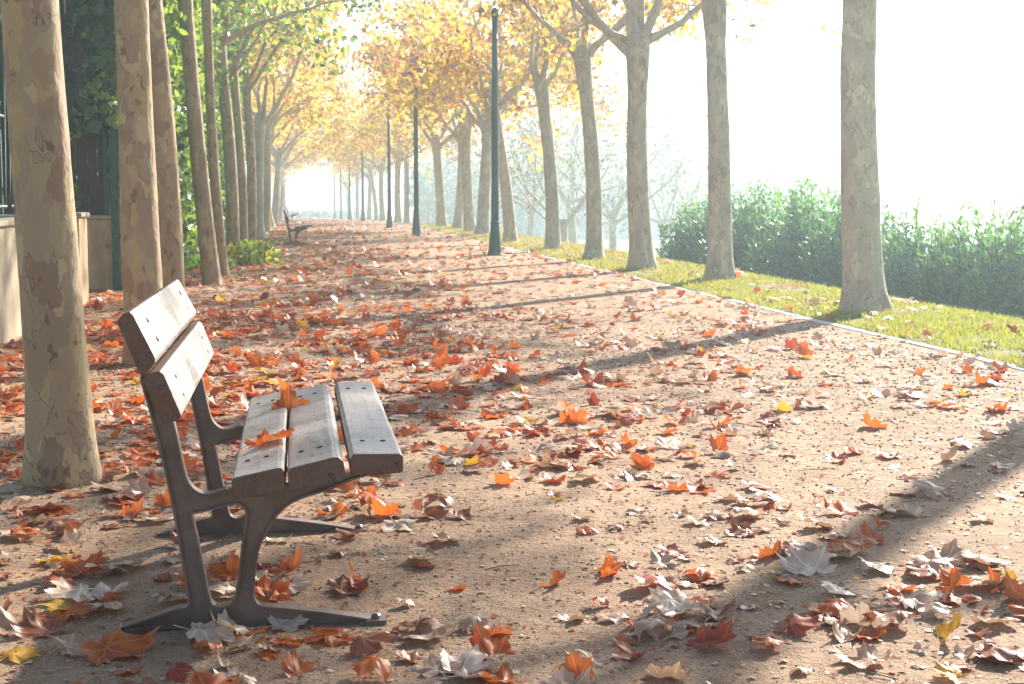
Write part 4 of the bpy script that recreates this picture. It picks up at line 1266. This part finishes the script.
# all remaining litter as one uncountable mass
lib = []
for i in range(26):
    r1 = random.Random(900+i)
    form = ('flat', 'curled', 'flat', 'cupped', 'flat', 'curled', 'folded', 'upright')[i % 8]
    uv, F = leaf_shape(26, (0.5, 1.0), r1); V = curl(uv, form, r1)/1.35
    lib.append((form, V*np.array([1, 1, .8]), F))
lowlib = []
for i in range(20):
    r1 = random.Random(990+i); form = ('flat', 'curled', 'cupped', 'flat', 'folded', 'flat', 'curled', 'flat', 'curled', 'upright')[i % 10]
    uv, F = leaf_shape(15, (1.0,), r1, False); lowlib.append((form, curl(uv, form, r1)/1.35*np.array([1, 1, .7]), F))
VV = []; FF = []; MI = []; off = 0
for dist, X, Y in far:
    r1 = rs; c = pick_col(X, Y, r1)
    form, V, F = r1.choice(lib if dist < 16 else lowlib)
    if c == 'red-orange' and r1.random() < 0.09 and form != 'upright':
        form, V, F = r1.choice([l for l in (lib if dist < 16 else lowlib) if l[0] == 'upright'])
    W = (V*(0.06+0.085*r1.random())*(1.0 if dist < 20 else 1.1)) @ rot(form, r1).T
    z = gz(X, Y) if X < 4.68 else base_z(Y)+side_z(X)+0.015
    W[:, 2] -= W[:, 2].min() + (0.012 if form == 'upright' else 0.003)
    W += np.array([X, Y, z])
    VV.append(W); FF.append(F+off); MI.append(np.full(len(F), COLS.index(c))); off += len(W)
lo = fast_obj('leaf_litter', np.vstack(VV), np.vstack(FF), [LM[c] for c in COLS], np.concatenate(MI), smooth=True)
tag(lo, 'thick scatter of small fallen plane leaves covering the path into the distance', 'leaves', kind='stuff')
print('LEAVES', len(near), len(far))

# broken bits of leaf trodden into the sand
g = np.random.default_rng(8); n = 22000
Y = 2.8*(26/2.8)**g.random(n); X = g.uniform(-2.2, 4.6, n)
keep = np.array([density(a, b)*g.random() > 3.2 for a, b in zip(X, Y)]); X = X[keep]; Y = Y[keep]; n = len(X)
tm = np.array([(-.5, -.2, 0), (.1, -.5, .12), (.55, .05, .2), (0, .5, .05)])
yaw = g.uniform(0, 6.28, n); sz = g.uniform(0.008, 0.034, n)*np.clip(Y/6, .8, 1.6)
J = tm[None]*g.uniform(.5, 1.3, (n, 4, 3))*sz[:, None, None]
c_, s_ = np.cos(yaw)[:, None], np.sin(yaw)[:, None]
V = np.stack([J[..., 0]*c_-J[..., 1]*s_, J[..., 0]*s_+J[..., 1]*c_, J[..., 2]], 2)
V += np.stack([X, Y, np.array([gz(a, b) for a, b in zip(X, Y)])+0.0025], 1)[:, None]
tag(fast_obj('leaf_litter', V.reshape(-1, 3), np.arange(n*4).reshape(-1, 4), [LM[c] for c in COLS], g.choice(6, n, p=[.2, .3, .12, .25, .1, .03])),
    'trodden crumbs of broken dry leaf on the sand', 'leaf crumbs', kind='stuff')

# twigs among the leaves
tw = MB(); r1 = random.Random(5)
for _ in range(90):
    Y = 3.0*(12/3.0)**r1.random(); X = r1.uniform(-1.5, 3.5); a = r1.uniform(0, 3.14); L_ = r1.uniform(0.03, 0.14); z = gz(X, Y)+0.004
    tw.tube([(X, Y, z), (X+math.cos(a)*L_/2+r1.uniform(-.01, .01), Y+math.sin(a)*L_/2, z+0.004), (X+math.cos(a)*L_, Y+math.sin(a)*L_, z)], [0.0015, 0.0018, 0.0012], 5)
tag(tw.build('debris', M_stem), 'thin dry twigs and leaf stalks scattered on the sand', 'twigs', kind='stuff')
